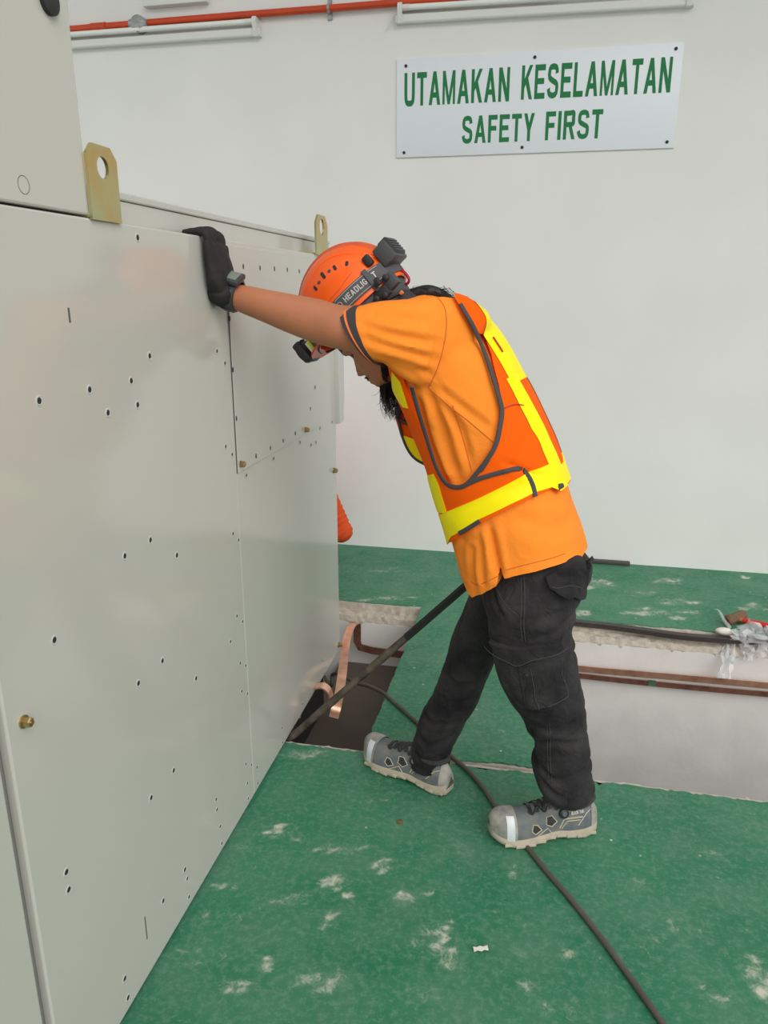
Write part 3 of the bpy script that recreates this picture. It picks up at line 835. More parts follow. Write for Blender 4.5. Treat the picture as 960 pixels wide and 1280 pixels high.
t0 = MB().tube(dense([at(912, 784, Z=.03), at(905, 775, Z=.035), at(901, 767, Z=.045), at(897, 762, Z=.05), at(892, 762, Z=.04)], 12), [.008, .008, .007, .007, .006, .006, .005, .005, .004, .003, .002, .001], 6).build('film_wisp', M['film'], None)
tag(t0, 'twisted wisp of clear film standing up beside the hammer head', 'plastic wisp')
# scraps on the floor
p = at(601, 1187, Z=.004); pa = MB()
pa.loft(crumple_rings := [[p + Vector((x * .016 - .002 * y, y * .006 + x * .005, .003 + .002 * math.sin(7 * x + y))) for y in (-1, -.3, .5, 1)] for x in (-1, -.5, 0, .4, 1)], cap=False, closed=False)
tag(pa.build('paper_scrap', M['scrap'], None), 'small white torn paper scrap lying on the green floor', 'scrap')
p = at(500, 1028, Z=0)
tag(MB().tube([p, p + Vector((0, 0, .004)), p + Vector((0, 0, .006))], [.0095, .009, .005], 14).build('floor_plug', M['coin'], None), 'round brown plug in the green floor in front of the shoes', 'plug')
# ------------------------------------------------------------------ figure helpers
ANG = math.radians(10)
MF = Vector((-math.cos(ANG), math.sin(ANG), 0))     # the way he faces
ML = Vector((-math.sin(ANG), -math.cos(ANG), 0))    # his left, towards the near side
M0 = Vector((-0.13, 1.895, 0))
def sg(px, py, v=0.0):
    """point of the photograph on the man's plane at v metres to his left"""
    d = ray(px, py); q = M0 + ML * v
    t = (q - CAM_P).dot(ML) / d.dot(ML)
    return CAM_P + d * t
def loc(P):
    r = Vector(P) - M0
    return r.dot(MF), r.dot(ML), r.z
def glob(u, v, w_): return M0 + MF * u + ML * v + Vector((0, 0, w_))
def proj(P):
    c = CAM_R.transposed() @ (Vector(P) - CAM_P)
    return 480 - FPX * c.x / c.z, 640 + FPX * c.y / c.z

def pair_rings(spec, n=40, seg=40, ex=2.3, lat=None, depth_scale=1.0, shrink=0.0):
    """spec rows: (front px x, y, back px x, y, half width, v of centre); rings span front to back in the sagittal plane"""
    rows = []
    for fx, fy, bx, by, hw, v in spec:
        F, B = sg(fx, fy, v), sg(bx, by, v)
        rows.append(tuple(F) + tuple(B) + (hw,))
    R = spline(rows, n)
    rings = []
    L = lat or ML
    for r in R:
        F, B, hw = Vector(r[0:3]), Vector(r[3:6]), r[6] - shrink
        c = (F + B) / 2; h = (F - B) / 2
        if shrink: h = h * max(.2, 1 - shrink / max(h.length, 1e-4))
        pts = []
        for k in range(seg):
            a = 2 * math.pi * k / seg; ca, sa = math.cos(a), math.sin(a)
            pts.append(c + h * (math.copysign(abs(ca) ** (2 / ex), ca)) + L * hw * (math.copysign(abs(sa) ** (2 / ex), sa)))
        rings.append(pts)
    return rings

def raw_mesh(v, f, name='tmp'):
    me = bpy.data.meshes.new(name)
    me.from_pydata([tuple(p) for p in v], [], [tuple(q) for q in f])
    bm = bmesh.new(); bm.from_mesh(me); bmesh.ops.recalc_face_normals(bm, faces=bm.faces); bm.to_mesh(me); bm.free()
    return me

def tmp_obj(me):
    o = bpy.data.objects.new('tmp', me); COL.objects.link(o); return o

def remesh(mb, voxel, smooth=4, factor=0.5, sub=0):
    """one continuous surface out of overlapping closed shapes"""
    me = raw_mesh(mb.v, mb.f) if isinstance(mb, MB) else mb
    o = tmp_obj(me)
    r = o.modifiers.new('r', 'REMESH'); r.mode = 'VOXEL'; r.voxel_size = voxel; r.adaptivity = 0
    if smooth:
        s = o.modifiers.new('s', 'SMOOTH'); s.iterations = smooth; s.factor = factor
    out = evaluated(o)
    bpy.data.objects.remove(o)
    return out

def volume(me):
    bm = bmesh.new(); bm.from_mesh(me); v = abs(bm.calc_volume()); bm.free(); return v
def boolean(me_a, me_b, op):
    lim = min(volume(me_a), volume(me_b)) * 1.01 if op == 'INTERSECT' else volume(me_a) * 1.01
    A0, A1 = coords(me_b).min(0) - .004, coords(me_b).max(0) + .004
    for solver, self_, jig in (('EXACT', False, 0), ('EXACT', True, 0), ('FAST', False, 0), ('EXACT', False, 3e-4), ('EXACT', True, 7e-4)):
        mb_ = me_b.copy()
        if jig: setco(mb_, coords(mb_) + np.array([jig, jig * .7, -jig * .4]))
        a, b = tmp_obj(me_a.copy()), tmp_obj(mb_)
        m = a.modifiers.new('b', 'BOOLEAN'); m.operation = op; m.object = b; m.solver = solver
        if solver == 'EXACT': m.use_self = self_
        out = evaluated(a)
        bpy.data.objects.remove(a); bpy.data.objects.remove(b)
        if len(out.vertices) == 0: continue
        C = coords(out)
        if op == 'INTERSECT' and ((C < A0).any() or (C > A1).any()): continue
        if volume(out) < lim: return out
    print('boolean failed', len(out.vertices), volume(out), lim)
    return out

def prism_px(poly, v0, v1, vd=0.15):
    """closed prism across the man; poly rows (px, py[, v])"""
    pts = []
    for p in poly:
        v = p[2] if len(p) > 2 else vd
        u, _, w_ = loc(sg(p[0], p[1], v)); pts.append((u, w_))
    n = len(pts)
    vs = [glob(u, v0, w_) for u, w_ in pts] + [glob(u, v1, w_) for u, w_ in pts]
    fs = [list(range(n))[::-1], list(range(n, 2 * n))] + [[i, (i + 1) % n, n + (i + 1) % n, n + i] for i in range(n)]
    bm = bmesh.new()
    bv = [bm.verts.new(v) for v in vs]
    for f in fs: bm.faces.new([bv[i] for i in f])
    bmesh.ops.triangulate(bm, faces=[f for f in bm.faces if len(f.verts) > 4])
    bmesh.ops.recalc_face_normals(bm, faces=bm.faces)
    me = bpy.data.meshes.new('prism'); bm.to_mesh(me); bm.free()
    return me

def coords(me):
    a = np.zeros(len(me.vertices) * 3, dtype=np.float64); me.vertices.foreach_get('co', a); return a.reshape(-1, 3)
def setco(me, a):
    me.vertices.foreach_set('co', np.ascontiguousarray(a, dtype=np.float32).ravel()); me.update()
def normals(me):
    a = np.zeros(len(me.vertices) * 3, dtype=np.float32); me.vertex_normals.foreach_get('vector', a); return a.reshape(-1, 3).astype(float)
def inflate(me, d):
    o = me.copy(); setco(o, coords(o) + normals(o) * d); return o

def localuvw(A):
    r = A - np.array(M0)
    return r @ np.array(MF), r @ np.array(ML), A[:, 2]

def crease(me, lines):
    """press folds into a cloth mesh: rows (pixel polyline, v, width, depth, side) with side +1 near, -1 far, 0 both"""
    A = coords(me); Nn = normals(me); u, v, w_ = localuvw(A)
    disp = np.zeros(len(A))
    for pl, vv, wid, dep, side in lines:
        pts = [loc(sg(x, y, vv)) for x, y in pl]
        P = spline([(p[0], p[2]) for p in pts], 4 * len(pts)) if len(pts) > 2 else np.array([(p[0], p[2]) for p in pts])
        best = np.full(len(A), 9.0); tpar = np.zeros(len(A))
        for i in range(len(P) - 1):
            a, b = P[i], P[i + 1]; d = b - a; L2 = d @ d + 1e-12
            t = np.clip(((u - a[0]) * d[0] + (w_ - a[1]) * d[1]) / L2, 0, 1)
            q = np.hypot(u - a[0] - t * d[0], w_ - a[1] - t * d[1])
            k = q < best; best[k] = q[k]; tpar[k] = ((i + t) / (len(P) - 1))[k]
        g = np.exp(-(best / wid) ** 2) - 0.55 * np.exp(-((best - wid * 1.7) / (wid * 1.0)) ** 2)
        g *= np.clip(np.sin(np.pi * np.clip(tpar, 0.04, 0.96)) * 2.2, 0, 1)
        if side: g = g * np.clip((side * (v - 0.0) + .0) / .05, 0, 1)
        disp -= dep * g
    setco(me, A + Nn * disp[:, None])

def wobble(me, amp, scale, seed=1, squash=(1, 1, 1)):
    """soft broad unevenness of cloth"""
    A = coords(me); Nn = normals(me); r = np.random.default_rng(seed)
    d = np.zeros(len(A))
    for k in range(9):
        q = r.normal(0, 1, 3) * np.array(squash); q /= np.linalg.norm(q)
        f = scale * (0.6 + 1.2 * r.random())
        d += np.sin(A @ q * f + r.random() * 7 + 1.3 * np.sin(A @ r.normal(0, 1, 3) * f * .35)) / 9
    setco(me, A + Nn * (d * amp)[:, None])

def mesh_ob(name, me, material, parent=None, smooth=True, angle=50):
    A = coords(me)
    if parent is not None: off = np.array(wloc(parent))
    else: off = np.array([(A[:, 0].min() + A[:, 0].max()) / 2, (A[:, 1].min() + A[:, 1].max()) / 2, A[:, 2].min()])
    setco(me, A - off)
    me.name = name
    me.materials.clear(); me.materials.append(material)
    o = bpy.data.objects.new(name, me); COL.objects.link(o)
    if parent is None: o.location = off
    else: o.parent = parent
    if smooth:
        me.polygons.foreach_set('use_smooth', [True] * len(me.polygons))
        me.set_sharp_from_angle(angle=math.radians(angle))
    return o

def bvh(me):
    bm = bmesh.new(); bm.from_mesh(me); t = BVHTree.FromBMesh(bm); bm.free(); return t

def on_side(tree, px, py, vg, side=1, lift=0.0):
    """the point of a garment's near (or far) flank that shows at a pixel: refine the depth by ray casts across the man"""
    v = vg
    for _ in range(5):
        u, _, w_ = loc(sg(px, py, v))
        hit, nrm, _, _ = tree.ray_cast(glob(u, .6, w_), -ML)
        if hit is None: break
        v = .5 * v + .5 * loc(hit)[1]
    u, _, w_ = loc(sg(px, py, v))
    hit, nrm, _, _ = tree.ray_cast(glob(u, .6 * side, w_), -ML * side)
    if hit is None:
        q = glob(u, v * side, w_); hit, nrm, _, _ = tree.find_nearest(q)
    if nrm.dot(ML * side) < -.2: nrm = -nrm
    return hit + nrm * lift, nrm

def seam(tree, pl, vg, r, name, m, parent, n=40, lift=0.0, side=1, flat=None):
    P = spline(pl, n); pts = []; nr = []
    for x, y in P:
        h, q = on_side(tree, x, y, vg, side, lift); pts.append(h); nr.append(q)
    # even out
    for _ in range(2):
        pts = [pts[0]] + [(pts[i - 1] + pts[i] * 2 + pts[i + 1]) / 4 for i in range(1, len(pts) - 1)] + [pts[-1]]
    if flat:
        T = frames(pts)[1]; rings = []
        for i, p in enumerate(pts):
            w_ = T[i].cross(nr[i]).normalized() * flat / 2; q = nr[i] * r
            rings.append([p + w_ + q * .3, p + w_ * .6 + q, p - w_ * .6 + q, p - w_ + q * .3, p - w_ - q, p + w_ - q])
        v, f = loft_geo(rings)
    else: v, f = tube_geo(pts, r, 6)
    return mob(name, v, f, m, parent)

def patch(tree, poly, vg, lift, thick, name, m, parent, side=1, n=1):
    """flat piece sewn on a flank: a fan of the pixel polygon dropped on the surface"""
    P = np.array(poly, float); c = P.mean(0)
    rings = [P * (1 - s) + c * s for s in (0, .25, .5, .75, .97)]
    dn = []
    for R in rings:
        R2 = []
        for i in range(len(R)):
            a, b = R[i], R[(i + 1) % len(R)]
            for t in np.linspace(0, 1, 4, endpoint=False): R2.append(a + (b - a) * t)
        dn.append(R2)
    V = []; Nn = []
    for R in dn:
        row = []; nr = []
        for x, y in R:
            h, q = on_side(tree, x, y, vg, side); row.append(h); nr.append(q)
        V.append(row); Nn.append(nr)
    outer = [[h + q * (lift - thick) for h, q in zip(V[0], Nn[0])]] + [[h + q * lift for h, q in zip(V[i], Nn[i])] for i in range(len(V))]
    v, f = loft_geo(outer, False)
    b = len(v) - len(outer[0]); f.append(tuple(range(b, len(v))))
    return mob(name, v, f, m, parent, True, 50)
# ------------------------------------------------------------------ materials of the man
M['skin'] = mat('skin', srgb(180, 114, 80), 0.5, var=0.10, vscale=14, bump=0.12, bscale=160, sss=0.12)
M['shirt'] = mat('orange_shirt', srgb(252, 142, 46), 0.85, bump=0.18, bscale=900, spec=0.2, var=0.05, vscale=9, bump2=0.22, b2scale=16)
M['vest'] = mat('orange_vest', srgb(246, 94, 0), 0.8, bump=0.12, bscale=900, spec=0.15)
M['yellow'] = mat('yellow_reflective', srgb(255, 236, 0), 0.55, spec=0.2, bump=0.08, bscale=700, var=0.06, vscale=18)
M['binding'] = mat('dark_binding', srgb(66, 62, 64), 0.75)
M['trim'] = mat('dark_cuff_trim', srgb(58, 54, 56), 0.85, bump=0.3, bscale=700)
M['trouser'] = mat('black_cotton', srgb(26, 24, 27), 0.9, spec=0.25, col2=srgb(60, 57, 58), vscale=9, bump=0.35, bscale=700, sheen=0.03, bump2=0.55, b2scale=24)
M['stitch'] = mat('worn_stitching', srgb(70, 67, 67), 0.9)
M['glove'] = mat('black_glove', srgb(23, 22, 23), 0.8, col2=srgb(38, 34, 32), vscale=24, bump=0.5, bscale=220)
M['watch'] = mat('watch_resin', srgb(58, 60, 62), 0.4)
M['watch_glass'] = mat('watch_glass', srgb(120, 126, 116), 0.15)
M['helmet'] = mat('orange_helmet', srgb(255, 104, 18), 0.32, col2=srgb(246, 90, 16), vscale=6, bump=0.04, bscale=120)
M['helmet_rim'] = mat('scuffed_helmet_edge', srgb(216, 92, 48), 0.5, var=0.2, vscale=30)
M['strap'] = mat('grey_elastic', srgb(82, 82, 84), 0.8, bump=0.3, bscale=500)
M['strap_print'] = mat('strap_print', srgb(188, 186, 182), 0.7)
M['dark'] = mat('dark_plastic', srgb(40, 41, 43), 0.45)
M['darkgrey'] = mat('dark_grey_plastic', srgb(70, 71, 73), 0.5, bump=0.2, bscale=200)
M['lens'] = mat('headlamp_label', srgb(226, 228, 200), 0.4)
M['lime'] = mat('lime_label', srgb(206, 222, 40), 0.5)
M['carabiner'] = mat('red_anodised', srgb(170, 16, 40), 0.3, metal=0.3)
M['hair'] = mat('black_hair', srgb(22, 20, 20), 0.5)
M['shoe'] = mat('blue_grey_shoe', srgb(92, 100, 108), 0.8, col2=srgb(122, 120, 112), vscale=34, bump=0.5, bscale=260)
M['shoe_dark'] = mat('dark_shoe_mesh', srgb(58, 58, 58), 0.85, var=0.3, vscale=60, bump=0.4, bscale=300)
M['toe'] = mat('scuffed_toe_cap', srgb(168, 163, 152), 0.6, col2=srgb(120, 122, 120), vscale=30, bump=0.5, bscale=90)
M['tape'] = mat('silver_tape', srgb(214, 218, 220), 0.35, var=0.15, vscale=40, bump=0.3, bscale=60)
M['sole'] = mat('dusty_sole', srgb(192, 180, 160), 0.85, var=0.2, vscale=26, bump=0.4, bscale=140)
M['outline'] = mat('pale_overlay_edge', srgb(196, 186, 160), 0.7)
M['eye'] = mat('eye', srgb(60, 48, 44), 0.3)
M['lip'] = mat('lip', srgb(96, 52, 44), 0.5)
M['redprint'] = mat('red_print', srgb(176, 54, 48), 0.7)
M['darkred'] = mat('dark_red_lining', srgb(150, 40, 20), 0.8)

# ------------------------------------------------------------------ where things sit
man = thing('person', (M0.x, M0.y, 0.0), 'man in orange helmet and hi-vis vest leaning one gloved hand on the cabinet', 'person')

TORSO = [(596, 770, 740, 722, .192, 0), (589, 737, 734, 693, .190, 0), (580, 697, 724, 660, .184, 0), (569, 658, 712, 626, .172, 0), (556, 618, 701, 592, .160, 0),
         (542, 575, 686, 552, .160, 0), (527, 534, 667, 510, .165, 0), (512, 494, 643, 466, .175, 0), (502, 457, 615, 420, .178, 0), (498, 425, 590, 392, .160, 0),
         (496, 402, 560, 374, .115, 0), (492, 388, 534, 368, .075, 0)]
SLEEVE = [(606, 398, 575, 500, .07, .06), (578, 376, 552, 500, .085, .10), (548, 371, 532, 488, .086, .135), (520, 373.5, 512, 474, .082, .165), (490, 377, 495, 463, .076, .19),
          (460, 380.5, 482, 457, .070, .205), (430, 385.5, 471, 454, .064, .215)]
ARM = [(500, 385, 510, 462, .048, .19), (470, 381, 490, 446, .050, .205), (445, 382, 466, 441, .050, .215), (422, 380.5, 432, 438, .050, .225), (400, 374, 398, 430, .047, .23), (370, 368.5, 362, 416.5, .044, .24),
       (340, 363, 331, 403, .039, .25), (312, 357.5, 302, 391, .033, .255), (296, 355, 287, 384, .030, .26), (284, 350, 272, 379, .028, .265)]
HEAD_C = sg(477, 483)
hu = (sg(433, 441) - sg(477, 483)).normalized()
hf = ML.cross(hu).normalized()
if hf.z > 0: hf = -hf

def head_rings():
    rows = [(-.016, -.030, -.070, .022), (0, -.002, -.105, .040), (.012, .004, -.125, .047), (.030, .004, -.145, .054), (.045, .003, -.155, .058), (.060, .001, -.168, .063),
            (.080, -.003, -.180, .068), (.100, -.007, -.187, .071), (.116, .000, -.191, .073), (.130, .003, -.193, .074), (.160, -.006, -.193, .073), (.185, -.030, -.180, .066), (.205, -.060, -.155, .050), (.218, -.095, -.125, .016)]
    R = spline(rows, 66); rings = []
    for t, d0, d1, hw in R:
        c = (d0 + d1) / 2; h = (d0 - d1) / 2; ring = []; K = 1.05
        for k in range(64):
            a = 2 * math.pi * k / 64; ca, sa = math.cos(a), math.sin(a)
            e = 2 / 2.25
            fwd = c + h * math.copysign(abs(ca) ** e, ca); lat = hw * math.copysign(abs(sa) ** e, sa)
            if ca > 0:
                nose = np.interp(t, [.046, .054, .060, .068, .085, .105, .115], [0, .012, .023, .024, .016, .005, 0])
                wn_ = np.interp(t, [.05, .062, .085, .11], [.013, .0135, .0085, .007])
                fwd += nose * math.exp(-(lat / wn_) ** 2)
                fwd += .011 * math.exp(-((t - .037) / .006) ** 2 - (lat / .021) ** 2) + .010 * math.exp(-((t - .024) / .006) ** 2 - (lat / .019) ** 2)
                fwd -= .005 * math.exp(-((t - .030) / .0022) ** 2 - (lat / .022) ** 2)
                fwd += .005 * math.exp(-((t - .006) / .010) ** 2 - (lat / .02) ** 2)
                fwd -= .010 * math.exp(-((t - .100) / .010) ** 2 - ((abs(lat) - .031) / .014) ** 2)
                fwd += .004 * math.exp(-((t - .118) / .006) ** 2 - ((abs(lat) - .030) / .020) ** 2)
                fwd += .004 * math.exp(-((t - .080) / .014) ** 2 - ((abs(lat) - .045) / .014) ** 2)
            ring.append(HEAD_C + (hu * t + hf * fwd + ML * lat) * K)
        rings.append(ring)
    return rings

def mirror_v(rings): return None
NEAR_LEG = [(612, 716, 718, 690, .078, .070), (610, 738, 733, 710, .094, .08), (612, 765, 727, 742, .104, .085), (615, 795, 716, 784, .096, .085), (622, 832, 718, 815, .088, .085), (635, 866, 725, 855, .080, .083),
            (655, 893, 731, 890, .074, .08), (667, 922, 735, 922, .070, .075), (667, 950, 738, 952, .069, .072), (673, 972, 740, 978, .070, .068), (680, 985, 742, 988, .068, .066), (690, 994, 740, 998, .060, .065)]
FAR_LEG = [(592, 728, 712, 700, .100, -.075), (584, 752, 672, 745, .098, -.08), (568, 790, 640, 790, .092, -.085), (556, 830, 613, 838, .084, -.085), (544, 862, 597, 876, .078, -.082),
           (527, 890, 580, 906, .074, -.078), (520, 918, 568, 930, .070, -.072), (516, 940, 562, 950, .068, -.068), (516, 947, 560, 956, .067, -.066), (523, 955, 556, 960, .055, -.065)]
SEAT = [(598, 690, 712, 660, .140, 0), (604, 715, 722, 690, .148, 0), (608, 742, 734, 714, .152, 0), (614, 768, 724, 752, .120, 0)]

# --- body: one continuous surface under the clothes
RSH = (560, 440)
body = MB()
body.loft(head_rings())
body.loft(pair_rings([(462, 440, 470, 372, .050, 0), (490, 432, 500, 376, .056, 0), (512, 424, 528, 380, .060, 0), (536, 420, 552, 384, .066, 0)], 12, 28, 2.0))
body.loft(pair_rings(TORSO[3:], 30, 40, 2.3, shrink=.022))
body.loft(pair_rings(SLEEVE[:5], 14, 28, 2.0, shrink=.020))
body.loft(pair_rings(ARM, 34, 28, 2.0))
# ear
ec = HEAD_C + hu * .088 - hf * .100 + ML * .070
for s in (1, -1):
    e0 = HEAD_C + hu * .088 - hf * .100 + ML * .071 * s
    body.ball(e0, (.010, .018, .032), (ML, hf, hu), 12, 8)
# far arm reaching down behind him to the bar
R1, R2, R3 = sg(560, 430, -.150), sg(628, 560, -.215), sg(620, 680, -.205)
HANDR = sg(611, 706, -.195)
def limb(pts, rad, n=14): 
    P = spline([tuple(p) for p in pts], n); rr = np.interp(np.linspace(0, 1, n), np.linspace(0, 1, len(rad)), rad)
    return tube_geo([Vector(p) for p in P], list(rr), 18)
for g in (limb([R1 + ML * .05, R1, R1.lerp(R2, .5), R2], [.055, .055, .050, .043]), limb([R2, R2.lerp(R3, .5), R3, R3.lerp(HANDR, .6)], [.043, .040, .028, .027])): body.add(*g)
body.ball(R2, .044)
body.loft(pair_rings(NEAR_LEG[:-1], 20, 24, 2.0, shrink=.022)); body.loft(pair_rings(FAR_LEG[:-1], 20, 24, 2.0, shrink=.022)); body.loft(pair_rings(SEAT, 10, 30, 2.2, shrink=.02))
bme = remesh(body, .0042, 2)
BODY = mesh_ob('body', bme, M['skin'], man, True, 180)
# eyes, lids, brows, lips
for s in (1, -1):
    ec = HEAD_C + (hu * .0995 + hf * (-.0235) + ML * .031 * s) * 1.05
    MB().ball(ec, .0115).build('eye', M['eye'], man)
    MB().ball(ec + hu * .0016 - hf * .0004, .0117).build('eyelid', M['skin'], man)
    br = [HEAD_C + (hu * (.114 + .004 * math.sin(math.pi * t)) + hf * (-.001 - .024 * t * t) + ML * s * (.014 + .036 * t)) * 1.05 for t in np.linspace(0, 1, 8)]
    MB().tube(br, [.001, .0025, .003, .003, .0028, .002, .0015, .0008], 6).build('eyebrow', M['hair'], man)
for tt, dd in ((.0355, .0115), (.0255, .0105)):
    lp = [HEAD_C + (hu * tt + hf * (dd - .9 * x * x / .02) + ML * x) * 1.05 for x in np.linspace(-.018, .018, 9)]
    MB().tube(lp, [.0008, .002, .003, .0034, .0034, .0034, .003, .002, .0008], 6).build('lip', M['lip'], man)

# --- shirt
sh = MB()
sh.loft(pair_rings(TORSO, 50, 64, 2.35))
sh.loft(pair_rings(SLEEVE, 26, 40, 2.05))
g = limb([R1 + ML * .09, R1, R1.lerp(R2, .35), R1.lerp(R2, .80)], [.085, .082, .074, .070]); sh.add(*g)
shme = remesh(sh, .0058, 5)
hem = [(540, 640, .16), (556, 700, .12), (583, 727, .1), (590, 733, .1), (597, 737, .1), (612, 731, .13), (624, 725, .15), (628, 709, .16), (634, 718, .16), (660, 711.5, .15), (690, 703, .12), (712, 696, .08), (729, 689, 0), (745, 684, 0), (800, 640, 0),
       (800, 300, 0), (300, 300, 0), (300, 640, .1)]
shme = boolean(shme, prism_px(hem, -.5, .5), 'INTERSECT')
# trim the sleeve mouths flat
crease(shme, [
    ([(478, 452), (505, 455), (532, 470)], .18, .012, .007, 1), ([(455, 400), (500, 418), (545, 430)], .21, .010, .006, 1), ([(462, 415), (505, 436), (540, 450)], .21, .010, .006, 1),
    ([(450, 390), (490, 395), (530, 400)], .21, .012, .005, 1), ([(480, 440), (515, 452), (538, 470)], .2, .009, .005, 1),
    ([(538, 482), (552, 520), (562, 560), (575, 600)], .15, .011, .009, 1), ([(530, 500), (536, 540), (550, 580), (562, 606)], .13, .010, .010, 1), ([(548, 490), (575, 530), (590, 580)], .15, .010, .006, 1),
    ([(545, 480), (580, 510), (615, 540)], .16, .010, .005, 1), ([(528, 520), (530, 550), (545, 590)], .10, .010, .008, 1),
    ([(613, 655), (622, 690), (628, 716)], .16, .010, .010, 1), ([(596, 672), (594, 700), (597, 732)], .13, .014, .010, 1), ([(605, 668), (607, 700), (610, 728)], .14, .010, .008, 1),
    ([(640, 640), (680, 660), (722, 668)], .14, .02, .005, 1), ([(588, 660), (585, 690), (590, 725)], .1, .012, .006, 1), ([(545, 372), (556, 400), (552, 440), (536, 482)], .15, .006, .004, 1)])
wobble(shme, .0035, 38, 3)
SHIRT = mesh_ob('shirt', shme, M['shirt'], man, True, 50)
TREE_SH = bvh(shme if False else (lambda m: (setco(m, coords(m) + np.array(wloc(man))), m)[1])(shme.copy()))
# seams of the shirt: armhole and side
M['seam_cloth'] = mat('shirt_seam', srgb(206, 104, 30), 0.9)
seam(TREE_SH, [(546, 371), (556, 385), (558, 410), (553, 440), (545, 465), (536, 484)], .14, .0013, 'armhole_seam', M['seam_cloth'], SHIRT, 40, .0003)
seam(TREE_SH, [(536, 484), (560, 506), (590, 530), (618, 554)], .15, .0013, 'side_seam', M['seam_cloth'], SHIRT, 30, .0003)
seam(TREE_SH, [(566, 507), (578, 545), (590, 590)], .15, .0012, 'side_seam', M['seam_cloth'], SHIRT, 30, .0003)
seam(TREE_SH, [(633, 712), (660, 705), (688, 698), (706, 692)], .15, .0011, 'hem_stitching', M['seam_cloth'], SHIRT, 30, .0002)
seam(TREE_SH, [(589, 727), (597, 731), (610, 726), (622, 720)], .13, .0011, 'hem_stitching', M['seam_cloth'], SHIRT, 20, .0002)
# cuff with its dark rib and orange piping
def cuff_band(spec_a, name, m, grow, t0, t1, ends):
    R = pair_rings(SLEEVE[-3:], 21, 44, 2.05)
    a, b = R[int(t0 * 20)], R[int(t1 * 20)]
    def sc_(r, k): 
        c = sum((Vector(p) for p in r), Vector()) / len(r); return [c + (Vector(p) - c) * (1 + k) for p in r]
    rings = [sc_(a, -.03), sc_(a, grow), sc_(R[int((t0 + t1) * 10)], grow), sc_(b, grow), sc_(b, -.10)]
    v, f = loft_geo(rings, False); return mob(name, v, f, m, SHIRT, True, 60)
cuff_band(None, 'sleeve_cuff', M['trim'], .035, .68, 1.0, 0)
cuff_band(None, 'cuff_piping', mat('piping_orange', srgb(240, 120, 50), .8), .055, .85, .93, 0)
# polo collar
col = MB()
for k, (dx, r_) in enumerate([(0, 0)]):
    rings = []
    for (fx, fy, bx, by, hw, v), g_ in zip([(488, 420, 530, 368, .078, 0), (482, 415, 522, 362, .070, 0), (478, 412, 516, 360, .066, 0)], (0, 0, 0)):
        rings.append(pair_rings([(fx, fy, bx, by, hw, v), (fx - .5, fy - .5, bx - .5, by - .5, hw, v)], 2, 36, 2.0)[0])
    col.loft(rings, False)
col.build('collar', M['trim'], SHIRT)

# --- vest: cut from the torso shape, a little outside the shirt
far_root = limb([R1 + ML * .09, R1], [.085, .082])
tme = remesh(MB().loft(pair_rings(TORSO, 50, 64, 2.35)).loft(pair_rings(SLEEVE[:4], 16, 40, 2.05)).add(*far_root), .0058, 5)
crease(tme, [([(640, 590), (655, 540), (640, 500)], .12, .012, .003, 1), ([(560, 640), (600, 625), (660, 600)], .14, .02, .003, 1), ([(630, 575), (648, 586), (668, 600)], .14, .008, .004, 1)])
wobble(tme, .003, 30, 5)
vest_base = inflate(tme, .0125)
ARMHOLE = [(568, 368, .13), (578, 385, .14), (592, 410, .14), (607, 445, .15), (619, 482, .155), (627, 511, .155), (625, 532, .155), (620, 555, .155), (610, 573, .155), (597, 590, .155), (584, 605, .155), (571, 609, .15), (557, 603, .14), (545, 582, .13), (534, 548, .13), (523, 512, .13), (514, 476, .13), (508, 455, .13)]
vest_poly = ARMHOLE + [(480, 440, .1), (470, 500, .05), (500, 600, .0), (545, 660, .0), (574, 667, .05), (590, 657, .10), (604, 648, .13), (640, 632, .155), (668, 621, .155), (690, 612, .12), (706, 606, .0), (716, 602, .0), (760, 560, 0), (700, 400, 0), (600, 340, 0), (560, 345, .05)]
vme = boolean(vest_base.copy(), prism_px(vest_poly, -.4, .4), 'INTERSECT')
VEST = mesh_ob('safety_vest', vme, M['vest'], man, True, 40)
TREE_V = bvh(vest_base)
out2 = inflate(tme, .0150); out3 = inflate(tme, .0165)
belt = [(540, 648, .1), (557, 640, .13), (570, 633.5, .14), (600, 621, .155), (640, 602, .155), (661, 591, .15), (690, 581, .1), (703, 578, 0), (760, 560, 0), (760, 590, 0), (706, 602.5, .0), (690, 608.5, .1), (668, 616.5, .15), (640, 628, .155), (604, 643.5, .14), (590, 652, .12), (573, 661.5, .08), (560, 680, .08)]
mesh_ob('reflective_belt', boolean(out2.copy(), prism_px(belt, -.4, .4), 'INTERSECT'), M['yellow'], VEST, True, 40)
# front vertical band of the near panel
for fb in ([(500, 462, .1), (511, 474, .11), (519, 507, .11), (511, 506, .1), (500, 485, .05)], [(538, 592, .08), (545, 590, .12), (552, 603, .12), (562, 638, .12), (548, 638, .08), (536, 620, .02)]):
    mesh_ob('front_band', boolean(out2.copy(), prism_px(fb, .035, .4), 'INTERSECT'), M['yellow'], VEST, True, 40)
